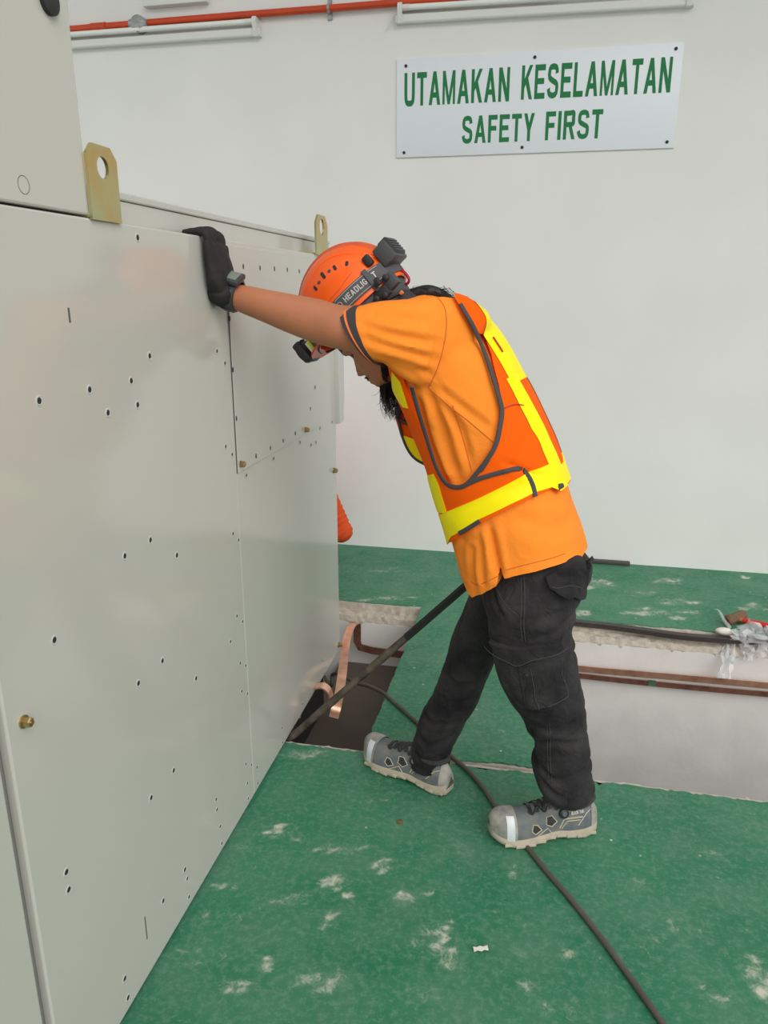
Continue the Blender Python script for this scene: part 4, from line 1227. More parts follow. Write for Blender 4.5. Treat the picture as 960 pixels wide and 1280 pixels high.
# back bands: the surface of the back seen from behind, two vertical strips
def back_strip(vc0, vc1, wd, s0, s1, name, m, lift=.0165, n=34):
    rows = []
    sp = spline([(737, 650), (718, 610), (701, 592), (686, 552), (667, 510), (643, 466), (615, 420), (590, 392), (572, 378)], 200)
    for t in np.linspace(s0, s1, n):
        x, y = sp[int(t * 199)]
        u, _, w_ = loc(sg(x, y, 0)); row = []
        vc = vc0 + (vc1 - vc0) * (t - s0) / (s1 - s0)
        for q in np.linspace(-.5, .5, 7):
            p = glob(u - .3, vc + q * wd, w_ + .12)
            h, nr, _, _ = TREE_V.ray_cast(p, (MF * .3 - Vector((0, 0, .12))).normalized())
            if h is None: continue
            row.append(h + (nr if nr.dot(MF) < 0 else -nr) * .0018)
        if len(row) == 7: rows.append(row)
    v, f = loft_geo(rows, False, False)
    return mob(name, v, f, m, VEST, True, 50)
back_strip(.050, .068, .055, .17, .62, 'back_band', M['yellow'])
back_strip(.0, .0, .17, .60, .93, 'back_band', M['yellow'], n=40)
back_strip(-.080, -.10, .055, .17, .62, 'back_band', M['yellow'])
# bindings
def bind(pl, vg, name='binding', r=.0022, flat=.011, side=1, n=60): return seam(TREE_V, pl, vg, r, name, M['binding'], VEST, n, .0022, side, flat)
arm_px = [(575, 380), (583, 394), (592, 410), (607, 445), (619, 482), (627, 511), (625, 532), (620, 555), (610, 573), (597, 590), (584, 605), (571, 609), (557, 603), (545, 582), (534, 548), (523, 512), (515, 482)]
bind(arm_px, .15, n=110)
bind([(584, 605), (600, 598), (620, 592), (640, 587), (652, 586)], .15)
bind([(654, 587), (661, 597), (666, 608), (669, 621)], .15)
bind([(575, 666), (584, 661), (600, 651)], .12)
bind([(697, 610), (706, 605)], .08)
bind([(610, 574), (601, 588)], .15)
seam(TREE_V, [(630, 510.5), (638, 507), (646, 506), (653, 507)], .12, .0012, 'yoke_hem', M['redprint'], VEST, 24, .0035)
bind(arm_px[9:], .15, side=-1, n=80)
# red print on the upper back, only a sliver shows
for k, (x, y) in enumerate([(620, 425), (623.5, 431), (626.5, 436)]):
    P = []
    for dx, dy in ((-2.2, -5), (.6, 0), (2.0, 4)):
        u, _, w_ = loc(sg(x + dx, y + dy, .05)); h, nr, _, _ = TREE_V.find_nearest(sg(x + dx, y + dy, .055)); P.append(h + nr * .0045)
    MB().tube(P, .0022, 6).build('back_print', M['redprint'], VEST)
# far front panel hanging open away from his chest
def hang(poly, v0, v1, name, m, thick=.004):
    P = []
    n = len(poly)
    for x, y in poly: P.append(sg(x, y, v0 + (v1 - v0) * (y - 490) / 100))
    v = [p + ML * thick / 2 for p in P] + [p - ML * thick / 2 for p in P]
    f = [list(range(n)), list(range(n, 2 * n))[::-1]] + [[i, (i + 1) % n, n + (i + 1) % n, n + i] for i in range(n)]
    return mob(name, v, f, m, VEST, False)
hang([(512, 480), (506, 506), (494, 521), (501, 545), (510, 562), (519, 573), (536, 582), (545, 600), (560, 606), (550, 560), (535, 510), (520, 480)], -.03, -.03, 'front_panel', M['vest'])
hang([(509, 506), (495, 521), (499, 529), (513, 533), (518, 538), (522, 545), (515, 520)], -.024, -.024, 'lining', M['darkred'])
hang([(503, 544), (510, 546), (524, 551), (533, 562), (537, 582), (524, 577), (511, 562)], -.024, -.024, 'front_band', M['yellow'])
for pl in ([(498, 524), (503, 546), (511, 564), (521, 575), (537, 583)], [(497, 521), (505, 508), (510, 500), (514, 486), (512, 474)], [(495, 521), (506, 527), (517, 534), (524, 547), (530, 555)]):
    P = [sg(x, y, -.022) for x, y in spline(pl, 20)]
    MB().tube(P, .0038, 6).build('binding', M['binding'], VEST)

P = [sg(x, y, -.005) for x, y in spline([(494, 463), (499, 478), (502, 494), (500, 506), (496, 519)], 16)]
MB().tube(P, .0075, 8).build('collar_edge', M['binding'], VEST)
# --- trousers
tr_ = MB().loft(pair_rings(NEAR_LEG, 46, 44, 2.2)).loft(pair_rings(FAR_LEG, 46, 44, 2.2)).loft(pair_rings(SEAT, 20, 56, 2.3))
trme = remesh(tr_, .0058, 4)
crease(trme, [
    ([(722, 770), (700, 790), (670, 795)], .17, .010, .006, 1), ([(725, 750), (690, 770), (650, 772)], .17, .012, .005, 1),
    ([(645, 885), (680, 890), (715, 880)], .15, .010, .008, 1), ([(664, 905), (690, 912), (725, 905)], .15, .010, .007, 1), ([(668, 930), (690, 925), (728, 935)], .14, .009, .006, 1),
    ([(672, 955), (695, 972), (736, 965)], .13, .009, .008, 1), ([(675, 970), (700, 992), (738, 985)], .13, .009, .010, 1), ([(690, 990), (712, 1000), (738, 993)], .13, .008, .008, 1),
    ([(633, 845), (645, 870), (665, 888)], .16, .010, .005, 1), ([(668, 900), (664, 940), (672, 968)], .13, .008, .006, 1),
    ([(690, 845), (710, 835), (722, 850)], .16, .010, .006, 1), ([(612, 740), (622, 760), (632, 770)], .17, .006, .007, 1), ([(655, 735), (680, 740), (720, 728)], .16, .012, .004, 1),
    ([(690, 745), (705, 752), (722, 745)], .16, .010, .006, 1), ([(660, 845), (656, 870), (668, 892)], .17, .008, .004, 1)])
crease(trme, [([(528, 890), (545, 900), (575, 900)], -.03, .009, .007, 0), ([(522, 915), (540, 925), (566, 920)], -.03, .009, .007, 0), ([(518, 935), (535, 945), (560, 940)], -.03, .009, .008, 0),
    ([(556, 835), (575, 850), (600, 850)], -.03, .010, .006, 0), ([(545, 865), (565, 872), (590, 870)], -.03, .010, .006, 0), ([(575, 790), (590, 810), (615, 815)], -.03, .012, .005, 0), ([(552, 850), (560, 880), (548, 920)], -.03, .009, .005, 0)])
wobble(trme, .006, 34, 9)
TREE_T = bvh(trme)
pocket_poly = [(613, 809, .17), (660, 816, .17), (704, 801, .15), (705, 845, .16), (708, 868, .15), (690, 880, .16), (668, 884, .16), (650, 884, .16), (632, 862, .16), (620, 835, .17)]
pk_me = boolean(inflate(trme, .009), prism_px(pocket_poly, .03, .4), 'INTERSECT')
TROUSERS = mesh_ob('trousers', trme, M['trouser'], man, True, 60)
POCKET = mesh_ob('cargo_pocket', pk_me, M['trouser'], TROUSERS, True, 50)
flap_poly = [(610, 803, .17), (650, 806, .17), (704, 797, .15), (704, 806, .15), (690, 817, .15), (668, 820, .17), (651, 828, .17), (630, 822, .17), (622, 818, .17)]
trw = trme.copy(); setco(trw, coords(trw) + np.array(wloc(man)))
flap = boolean(inflate(trw, .019), prism_px(flap_poly, .03, .4), 'INTERSECT')
FLAP = mesh_ob('pocket_flap', flap, M['trouser'], TROUSERS, True, 50)
gap = [(656, 828.5, .17), (672, 822, .17), (690, 817.5, .16), (692, 819, .16), (686, 823, .16), (672, 827.5, .17)]
mesh_ob('pocket_opening', boolean(inflate(trw, .0112), prism_px(gap, .03, .4), 'INTERSECT'), M['hole'], TROUSERS, True, 50)
placket = [(649, 828, .17), (663, 832, .17), (667, 850, .17), (668, 884, .16), (657, 884, .17)]
mesh_ob('pocket_placket', boolean(inflate(trw, .0115), prism_px(placket, .03, .4), 'INTERSECT'), M['trouser'], TROUSERS, True, 50)
bp_poly = [(684, 718, .15), (700, 712, .15), (722, 704, .09), (738, 700, .0), (746, 699, .0), (744, 735, .0), (722, 735, .08), (690, 731, .15)]
bk = boolean(inflate(trw, .010), prism_px(bp_poly, -.02, .4), 'INTERSECT')
BACKFLAP = mesh_ob('back_pocket_flap', bk, M['trouser'], TROUSERS, True, 50)
# the flap's loose corner sticking out behind
fl = [sg(x, y, .045) for x, y in ((727, 709), (739, 698), (741, 702), (733, 733), (724, 734))]
MB().prism([p + ML * .028 for p in fl], ML * -.05).build('flap_corner', M['trouser'], TROUSERS, True, 40)
def button(px, py, vg, r, m, lift=.003):
    h, q = on_side(TREE_T, px, py, vg)
    MB().tube([h + q * (lift - .004), h + q * lift, h + q * (lift + .002), h + q * (lift + .001)], [r, r, r * .85, r * .5], 16).build('button', m, TROUSERS, True, 40)
button(720.5, 737.5, .10, .0085, M['darkgrey'], .006)
button(658.5, 841.5, .16, .0075, M['dark'], .013)
def stitch(pl, vg=.16, lift=.0005, r=.0009): seam(TREE_T, pl, vg, r, 'stitching', M['stitch'], TROUSERS, 40, lift)
stitch([(651, 717), (652, 750), (651, 780), (653, 802)]); stitch([(655, 717), (656, 750), (655, 780), (657, 802)])
stitch([(618, 731), (628, 750), (638, 762), (646, 768)])
stitch([(700, 822), (702, 845), (708, 866), (700, 875), (686, 882)], .15, .0095); stitch([(664, 833), (667, 850), (669, 870), (674, 884)], .16, .012)
stitch([(614, 806), (625, 816), (640, 823), (650, 827), (668, 820), (690, 815), (703, 806)], .16, .0195)
stitch([(687, 905), (688, 930), (688, 955), (690, 975)], .14, .0006); stitch([(684, 905), (684.5, 930), (685, 955), (686, 972)], .14, .0006)
stitch([(690, 733), (706, 734), (722, 733)], .15, .0105)
# turned cuffs
for spec in (NEAR_LEG, FAR_LEG):
    R = pair_rings(spec[-4:], 20, 44, 2.2)
    for t0, t1, k in ((.62, .86, .035),):
        a, b = R[int(t0 * 19)], R[int(t1 * 19)]
        def sc_(r, q):
            c = sum((Vector(p) for p in r), Vector()) / len(r); return [c + (Vector(p) - c) * (1 + q) for p in r]
        v, f = loft_geo([sc_(a, -.04), sc_(a, k), sc_(R[int((t0 + t1) / 2 * 19)], k + .03), sc_(b, k), sc_(b, -.1)], False)
        mob('trouser_cuff', v, f, M['trouser'], TROUSERS, True, 60)
# ------------------------------------------------------------------ helmet and what is fixed to it
HO = sg(445, 383)
h_fwd = (sg(396, 436) - sg(494, 330)).normalized()          # along the strap, to the front
h_up = h_fwd.cross(ML).normalized()
if h_up.z < 0: h_up = -h_up
def plen(a, b): return (sg(*a) - sg(*b)).length
HA = plen((396, 436), (494, 330)) / 2 * .975
HB = plen((445, 383), (389.4, 331.7)) * .935
HW = .118
def shell(th, hgt, grow=0.0, widen=1.0):
    """point of the helmet surface: th round the rim (0 = front), hgt along its axis from the strap line"""
    if hgt >= 0:
        k = max(0.0, 1 - (hgt / (HB + grow)) ** 2.05) ** (1 / 2.05)
    else: k = 1 - .6 * -hgt
    e = 2 / 2.05; c, s = math.cos(th), math.sin(th)
    return HO + h_up * hgt + h_fwd * (HA + grow) * k * math.copysign(abs(c) ** e, c) + ML * (HW + grow) * k * math.copysign(abs(s) ** e, s)
def strap_fit(h):
    q = [proj(shell(t, h, .0045)) for t in np.linspace(.2, 2.9, 120)]
    return sum(min(math.hypot(x - a, y - b) for x, y in q) for a, b in ((436, 381), (452, 362), (467, 343)))
SH = min(np.linspace(-.005, .03, 36), key=strap_fit)          # height of the headlamp strap above the widest line
def rim_h(th):
    return -.037 + .019 * max(0, math.cos(th)) + .004 * max(0, -math.cos(th))
helm = tag(thing('safety_helmet', M0, None, None), None, None)
bpy.data.objects.remove(helm)
rings = []
NT = 72
for q in list(np.linspace(0, 1, 10))[:-1]:
    rings.append([shell(t, rim_h(t) * (1 - q)) for t in np.linspace(0, 2 * math.pi, NT, endpoint=False)])
for a in np.linspace(0, math.pi / 2 * .985, 22):
    rings.append([shell(t, HB * math.sin(a)) for t in np.linspace(0, 2 * math.pi, NT, endpoint=False)])
inner = [[shell(t, rim_h(t) * .98, -.006) for t in np.linspace(0, 2 * math.pi, NT, endpoint=False)], [shell(t, .04, -.006) for t in np.linspace(0, 2 * math.pi, NT, endpoint=False)]]
v, f = loft_geo(inner[::-1] + rings, False)
f.append(tuple(range(len(v) - NT, len(v))))
HELMET = mob('helmet', v, f, M['helmet'], man, True, 60)
TREE_H = BVHTree.FromPolygons([Vector(p) for p in v], f)
# peak
pk = []
for t in np.linspace(-.95, .95, 25):
    p = shell(t, rim_h(t) + .008); o_ = h_fwd * (.030 * math.cos(t * 1.55) + .003) - h_up * .004 * math.cos(t * 1.5)
    pk.append([p, p + o_ + h_up * .001, p + o_ - h_up * .004, p - h_up * .008])
v, f = loft_geo(pk, True); mob('peak', v, f, mat('peak_red_orange', srgb(240, 70, 24), .3), HELMET, True, 50)
# centre ridge, from front edge over the crown to the back
rr = []
for a in np.linspace(.02, math.pi - .25, 40):
    e = 2 / 2.05; ca, sa = math.cos(a), math.sin(a)
    c = HO + h_fwd * HA * math.copysign(abs(ca) ** e, ca) + h_up * HB * abs(sa) ** e
    d = (c - HO).normalized()
    rr.append([c + ML * w_ + d * k for w_, k in ((.030, -.006), (.024, .0035), (0, .0055), (-.024, .0035), (-.030, -.006))])
v, f = loft_geo(rr, False, False); mob('crown_ridge', v, f, M['helmet_rim'], HELMET, True, 60)
def cast(px, py, tree):
    h, n, _, _ = tree.ray_cast(CAM_P, ray(px, py)); return h, (n if n is None or n.dot(ray(px, py)) < 0 else -n)
# vents and studs
def vent(a, b, r, name='vent', m=None):
    (p, n), (q, n2) = cast(*a, TREE_H), cast(*b, TREE_H)
    if p is None or q is None: return
    d = (q - p).normalized(); wv = n.cross(d).normalized()
    prof = [(-.2, 0), (.1, 1), (.9, 1), (1.2, 0)]
    L = (q - p).length
    pts = []
    for k in range(16):
        an = 2 * math.pi * k / 16; c_, s_ = math.cos(an), math.sin(an)
        pts.append(p + d * (L / 2 + math.copysign(max(0, L / 2 - r), c_) + r * c_) + wv * r * s_)
    v, f = loft_geo([[x + n * -.004 for x in pts], [x + n * .0012 for x in pts]], True)
    mob(name, v, f, m or M['hole'], HELMET, True, 40)
for a, b, r in (((392.5, 358), (396.5, 363), .0035), ((401.5, 341), (406.5, 348), .0045), ((417, 332), (420, 337.5), .004), ((434, 326.5), (433, 332.5), .004)): vent(a, b, r)
for x, y in ((399, 353), (411.5, 339)):
    h, n = cast(x, y, TREE_H)
    if h is not None: MB().tube([h - n * .002, h + n * .001, h + n * .0015], [.0048, .0048, .003], 14).build('stud', M['darkgrey'], HELMET)
# raised side line
def on_helm(pl, r, name, m, lift=.0, n=30):
    P = []
    for x, y in spline(pl, n):
        h, q = cast(x, y, TREE_H)
        if h is not None: P.append(h + q * lift)
    if len(P) > 3: MB().tube(P, r, 6).build(name, m, HELMET)
on_helm([(381, 366), (390, 345), (404, 328), (425, 318), (450, 317), (470, 322)], .0028, 'shell_rib', M['helmet'], -.0006)
on_helm([(412, 375), (424, 362), (432, 350), (440, 340)], .0012, 'shell_crease', M['helmet_rim'], .0)
# strap round the helmet
def band(h0, h1, th0, th1, lift, name, m, n=60, parent=HELMET):
    rows = []
    for t in np.linspace(th0, th1, n):
        rows.append([shell(t, h0, .001), shell(t, h0, lift), shell(t, (h0 + h1) / 2, lift), shell(t, h1, lift), shell(t, h1, .001)])
    v, f = loft_geo(rows, False, False); return mob(name, v, f, m, parent, True, 60)
SW = .0195
STRAP = band(SH - SW, SH + SW, .12, 2 * math.pi - .12, .0045, 'headlamp_strap', M['strap'], 120)
def strap_theta(px, py):
    best = None
    for t in np.linspace(.2, 2.9, 600):
        x, y = proj(shell(t, SH, .0045)); d = math.hypot(x - px, y - py)
        if best is None or d < best[0]: best = (d, t)
    return best[1]
def strap_text(txt, pa, pb, h0, h1):
    ta, tb = strap_theta(*pa), strap_theta(*pb)
    u, w_, f = text_mesh(txt)
    lay = np.zeros(len(u), int)
    for i_, q_ in enumerate(f): lay[q_] = i_ % 12
    vs = [shell(ta + (tb - ta) * a, SH + h0 + (h1 - h0) * b, .0052 + .00004 * k) for a, b, k in zip(u, w_, lay)]
    mob('strap_print', vs, f, M['strap_print'], HELMET, False)
strap_text('HEADLIG', (436, 381), (459.5, 353.5), -.0065, .0085)
strap_text('T', (466, 345.5), (469.5, 341.5), -.0065, .0085)
strap_text('H', (461, 351.5), (464.5, 347.5), -.0065, .0085)
ta, tb = strap_theta(428, 388), strap_theta(474, 336)
band(SH - .0165, SH - .0155, ta, tb, .0054, 'strap_line', M['strap_print'], 40); band(SH + .0155, SH + .0165, ta, tb, .0054, 'strap_line', M['strap_print'], 40)
lg = strap_theta(429.5, 387)
c_ = shell(lg, 0.001, .0052); ring_ = [shell(lg + .05 * math.cos(a), SH + .001 + .0062 * math.sin(a), .0053) for a in np.linspace(0, 2 * math.pi, 20)]
MB().tube(ring_, .0009, 5).build('strap_emblem', M['strap_print'], HELMET)
# clip over the strap, battery box, cradle, carabiner
tc_ = strap_theta(462.5, 349.5)
band(SH - SW - .016, SH + SW + .006, tc_ - .045, tc_ + .045, .0085, 'strap_clip', M['dark'], 6)
def obox(c, ax, half, name, m, parent, bev=.004):
    bm = bmesh.new(); bmesh.ops.create_cube(bm, size=2)
    for v_ in bm.verts: v_.co = Vector((v_.co.x * half[0], v_.co.y * half[1], v_.co.z * half[2]))
    bmesh.ops.bevel(bm, geom=list(bm.edges), offset=bev, segments=2, affect='EDGES', profile=.5)
    for v_ in bm.verts:
        q = v_.co.copy(); v_.co = Vector(c) + ax[0] * q.x + ax[1] * q.y + ax[2] * q.z
    return MB().addbm(bm).build(name, m, parent, True, 40)
bc = sg(486, 319, .02)
BOX = obox(bc - h_fwd * .004, (h_fwd, ML, h_up), (.021, .040, .026), 'battery_box', M['darkgrey'], HELMET)
obox(bc - h_fwd * .016 + h_up * .006, (h_fwd, ML, h_up), (.014, .034, .024), 'battery_cover', M['dark'], BOX)
for k in range(5):
    obox(bc - h_fwd * (.012 - .0) + h_up * .0 - h_fwd * .0185 + h_up * (-.012 + .008 * k), (h_fwd, ML, h_up), (.0015, .030, .0022), 'cover_rib', M['darkgrey'], BOX, .0008)
obox(sg(460, 326, .075), (h_fwd, ML, h_up), (.010, .008, .014), 'side_clip', M['dark'], HELMET)
obox(sg(472, 352, .105), (h_fwd, ML, h_up), (.007, .006, .010), 'side_clip', M['dark'], HELMET)
# cradle below the shell at the back of the head
cr = MB()
for t0 in np.linspace(1.75, 2 * math.pi - 1.75, 30): pass
rows = []
for t in np.linspace(1.75, 2 * math.pi - 1.75, 50):
    k = .020 * math.sin((t - 1.75) / (2 * math.pi - 3.5) * math.pi)
    rows.append([shell(t, -.028, -.014), shell(t, -.034, -.009), shell(t, -.046 - k, -.012), shell(t, -.052 - k, -.020)])
v, f = loft_geo(rows, False, False); CR = mob('head_cradle', v, f, M['darkgrey'], HELMET, True, 50)
obox(sg(464, 318, .0) , (h_fwd, ML, h_up), (.022, .022, .007), 'rear_ridge', M['helmet'], HELMET, .004)
rows = [[HEAD_C + (hu * tt + hf * (dd + .004) + ML * .074 * math.sin(a) * .96) for tt, dd in ((.128, .0), (.150, -.002))] for a in np.linspace(-1.2, 1.2, 24)]
rows = [[p + hf * (.076 * (math.cos(a) - 1) + .003) for p in r] for r, a in zip(rows, np.linspace(-1.2, 1.2, 24))]
v, f = loft_geo(rows, False, False); mob('sweat_band', v, f, M['hair'], HELMET, True, 60)
obox(sg(489, 351, .07), (h_fwd, ML, h_up), (.016, .012, .018), 'cradle_block', M['darkgrey'], HELMET)
obox(sg(479, 367, .085), (h_fwd, ML, h_up), (.020, .010, .014), 'cradle_block', M['dark'], HELMET)
for x, y, vv in ((481, 369, .096), (471, 374, .096), (482, 347, .085)):
    p = sg(x, y, vv); MB().tube([p - ML * .004, p + ML * .003, p + ML * .005], [.008, .008, .005], 14).build('cradle_knob', M['dark'], HELMET, True, 40)
obox(sg(502, 366, .06), (h_fwd, ML, h_up), (.004, .006, .004), 'cradle_tab', mat('orange_tab', srgb(226, 120, 60), .5), HELMET, .001)
P = [sg(x, y, .0) for x, y in spline([(494, 333), (503, 338), (510, 346), (511, 352), (506, 356), (499, 355), (495, 351), (493, 343)], 40, True)]
v, f = tube_geo(P + [P[0]], .0036, 8); mob('carabiner', v, f, M['carabiner'], HELMET)
MB().tube([sg(494, 336, .0), sg(491, 338, .01), sg(489, 342, .02)], .006, 8).build('carabiner_strap', M['dark'], HELMET)
MB().tube([sg(490, 352, .03), sg(495, 352, .02), sg(499, 354, .01)], .004, 8).build('cord', M['scrap'], HELMET)
# headlamp
lc = sg(385, 438, .01)
LAMP = obox(lc + h_fwd * .004, (h_fwd, ML, h_up), (.013, .036, .030), 'headlamp', M['dark'], HELMET, .007)
obox(sg(389.5, 433, .050), (h_fwd, ML, h_up), (.010, .002, .017), 'lamp_label', M['lens'], LAMP, .0008)
obox(sg(388.5, 431.5, .053), (h_fwd, ML, h_up), (.0045, .002, .014), 'lamp_label_stripe', M['lime'], LAMP, .0006)
MB().tube([lc + h_fwd * .012, lc + h_fwd * .021, lc + h_fwd * .023], [.026, .026, .022], 20).build('lamp_bezel', M['dark'], LAMP, True, 40)
MB().tube([sg(380, 425, .03), sg(376, 426, .03), sg(373, 431, .03)], .003, 6).build('lamp_hinge', M['dark'], LAMP)
obox(sg(399, 425, .07), (h_fwd, ML, h_up), (.016, .014, .010), 'lamp_bracket', M['darkgrey'], HELMET)
# chin strap
hb = bvh((lambda m: (setco(m, coords(m) + np.array(wloc(man))), m)[1])(bme.copy()))
for s in (1, -1):
    P = []
    for t, dd in ((.135, -.060), (.115, -.072), (.09, -.085), (.06, -.090), (.035, -.082), (.012, -.065), (-.004, -.045)):
        q = HEAD_C + hu * t + hf * dd + ML * s * .2
        h, n, _, _ = hb.ray_cast(q, -ML * s)
        if h is None: h, n, _, _ = hb.find_nearest(HEAD_C + hu * t + hf * dd)
        P.append(h + ML * s * .002)
    v, f = strip_geo(dense(P, 24), [hf] * 24, .020, .0025); mob('chin_strap', v, f, M['dark'], man, True, 40)

# ------------------------------------------------------------------ hair and beard
def strands(n, roots, tip, rad, seed, sag_=0.0, jitter=.01):
    mb = MB(); r = np.random.default_rng(seed)
    for i in range(n):
        a, nrm = roots(r); b = tip(r, a); m = (a + b) / 2 + Vector(r.normal(0, jitter, 3)) + nrm * sag_
        P = spline([tuple(a), tuple(m), tuple(b)], 6)
        v, f = tube_geo([Vector(p) for p in P], list(np.linspace(rad, rad * .25, 6)), 4, True); mb.add(v, f)
    return mb
tipc = sg(497, 527, -.005)
def b_root(r):
    t = r.uniform(-.014, .006); s = r.uniform(-.030, .030); d = r.uniform(-.060, -.002) 
    q = HEAD_C + hu * (t - .02) + hf * (d + .02) + ML * s
    h, n, _, _ = hb.find_nearest(q); return h, n
beard = strands(260, b_root, lambda r, a: tipc.lerp(a, min(.8, abs(r.normal(0, .38)))) + ML * r.normal(0, .012) + MF * (r.normal(0, .014) + .012), .0008, 21, .006, .006)
bd = beard.build('beard', M['hair'], man)
bd['kind'] = 'stuff'
def j_root(r):
    k = r.uniform(0, 1); s = 1 if r.random() < .6 else -1
    q = HEAD_C + hu * (.0 + .055 * k) + hf * (-.030 - .065 * k) + ML * s * .2
    h, n, _, _ = hb.ray_cast(q, -ML * s)
    if h is None: h, n, _, _ = hb.find_nearest(HEAD_C)
    return h, n
jaw = strands(260, j_root, lambda r, a: a - hu * r.uniform(.010, .03) - hf * r.uniform(0, .01), .0010, 22, .003, .002)
jb_ = jaw.build('jaw_beard', M['hair'], man); jb_['kind'] = 'stuff'
def m_root(r):
    s = r.uniform(-.030, .030); q = HEAD_C + (hu * (.0475 - abs(s) * .35) + hf * (.010 - 8 * s * s) + ML * s) * 1.05
    h, n, _, _ = hb.find_nearest(q); return h, n
mo = strands(160, m_root, lambda r, a: a - hu * r.uniform(.003, .008) + hf * .0012 + ML * r.normal(0, .002), .0009, 23, .0005, .0004).build('moustache', M['hair'], man); mo['kind'] = 'stuff'
P = [HEAD_C + (hu * (.0465 - abs(x) * .30) + hf * (.0105 - 9 * x * x) + ML * x) * 1.05 for x in np.linspace(-.034, .034, 15)]
MB().tube(P, [.0006, .0013, .0018, .0021, .0024, .0023, .002, .0017, .002, .0023, .0024, .0021, .0018, .0013, .0006], 7).build('moustache', M['hair'], man)
# scalp hair under the cradle and the tail over his collar
sc_ = MB().loft(pair_rings([(440, 402, 482, 350, .070, 0), (455, 412, 497, 358, .074, 0), (468, 412, 510, 368, .062, 0), (480, 408, 520, 374, .050, 0)], 14, 30, 2.0))
HAIR = mesh_ob('hair', remesh(sc_, .005, 3), M['hair'], man, True, 180)
tail = MB()
g = limb([sg(500, 380, .02), sg(518, 370, .015), sg(535, 365, .01), sg(552, 368, .0), sg(572, 378, -.01)], [.020, .019, .018, .013, .004], 16); tail.add(*g)
tail_me = remesh(tail, .004, 1)
TAIL = mesh_ob('ponytail', tail_me, M['hair'], man, True, 180)
def t_root(r):
    k = r.uniform(.1, 1); p = Vector(spline([tuple(sg(505, 374, .02)), tuple(sg(520, 368, .015)), tuple(sg(538, 364, .01)), tuple(sg(556, 369, .0))], 50)[int(k * 49)])
    return p + Vector(r.normal(0, .008, 3)), Vector((0, 0, 1))
ws = strands(80, t_root, lambda r, a: a - MF * r.uniform(.02, .06) + Vector((0, 0, 1)) * (r.normal(-.012, .006)) + ML * r.normal(0, .014), .0009, 24, .004, .006).build('loose_hair', M['hair'], TAIL)
ws['kind'] = 'stuff'
P = [sg(520, 372, .03), sg(526, 362, .01), sg(530, 360, -.01)]
ws2 = strands(45, lambda r: (sg(523 + r.normal(0, 3), 367, .01 + r.normal(0, .01)), Vector((0, 0, 1))), lambda r, a: a + Vector((0, 0, 1)) * r.uniform(.006, .020) - MF * r.normal(.0, .009), .0008, 25, .002, .004).build('loose_hair', M['hair'], TAIL)
ws2['kind'] = 'stuff'

# ------------------------------------------------------------------ gloved hand on the cabinet edge
Z = Vector((0, 0, 1)); XN = Vector((1, 0, 0)); YV = Vector((0, 1, 0))
def yz(px, py, out): 
    p = at(px, py, X=CX + out); return p.y, p.z
gl = MB()
rows = []
for (lx, rx_, y, th) in [(263, 286, 373, .040), (257, 293, 358, .042), (254, 299, 343, .040), (252.5, 297, 328, .036), (251.5, 292, 315, .032), (251, 288, 305, .028)]:
    y0 = at(lx, y, X=CX + .006).y; y1 = at(rx_ - 6, y - 1, X=CX + th * .85).y; z = at((lx + rx_) / 2, y, X=CX + th / 2).z
    rows.append((y0, y1, z, th))
rings = []
for y0, y1, z, th in spline(rows, 22):
    ring = []
    for k in range(28):
        a = 2 * math.pi * k / 28; ca, sa = math.cos(a), math.sin(a); e = 2 / 2.5
        ring.append(Vector((CX + .002 + th / 2 + th / 2 * math.copysign(abs(sa) ** e, sa), (y0 + y1) / 2 + (y1 - y0) / 2 * math.copysign(abs(ca) ** e, ca), z)))
    rings.append(ring)
gl.loft(rings)
KZ = rows[-1][2]; KY0, KY1 = rows[-1][0], rows[-1][1]
WRIST_G = sg(281, 367, .262)
# wrist sleeve of the glove
pr = sum((Vector(p) for p in rings[2]), Vector()) / 28
g = limb([WRIST_G.lerp(pr, .25), WRIST_G.lerp(pr, .45), WRIST_G.lerp(pr, .8), pr + Z * .01], [.031, .032, .030, .026]); gl.add(*g)
top = CZT
n_f = 4
for i in range(4):     # little, ring, middle, index
    t = (i + .5) / 4
    y = KY0 + (KY1 - KY0) * t
    L = [.030, .040, .046, .040][i]
    r0 = [.0085, .0095, .0098, .0095][i]
    kz = KZ + [-.006, .0, .003, .001][i]
    lift = [.0, .002, .003, .0][i]
    pts = [Vector((CX + .016, y, kz - .035)), Vector((CX + .018, y, kz)), Vector((CX + .017, y - .001, (kz + top) / 2 + .004)), Vector((CX + .012, y - .002, top + r0 * .55 + lift)), Vector((CX - .004, y - .003, top + r0 * 1.05 + lift)), Vector((CX - .004 - L * .45, y - .004, top + r0 * 1.05)), Vector((CX - .004 - L, y - .006, top + r0 * .95))]
    P = [Vector(p) for p in spline(pts, 22)]
    rad = list(np.interp(np.linspace(0, 1, 22), [0, .3, .5, .62, .8, 1], [r0 * 1.05, r0 * 1.12, r0, r0 * 1.05, r0 * .92, r0 * .72]))
    v, f = tube_geo(P, rad, 14); gl.add(v, f); gl.ball(P[-1], rad[-1]); gl.ball(P[8], rad[8] * 1.06)
# thumb along the panel on the far side
ty = rows[2][1]
pts = [Vector((CX + .022, ty - .030, rows[1][2] + .015)), Vector((CX + .018, ty - .012, rows[2][2] + .015)), Vector((CX + .013, ty + .000, rows[3][2] + .012)), Vector((CX + .011, ty + .006, rows[4][2] + .010))]
P = [Vector(p) for p in spline(pts, 14)]; rad = list(np.linspace(.015, .0095, 14)); v, f = tube_geo(P, rad, 14); gl.add(v, f); gl.ball(P[-1], rad[-1])
gme = remesh(gl, .0026, 3)
wobble(gme, .0018, 140, 12)
GLOVE = mesh_ob('glove', gme, M['glove'], man, True, 180)
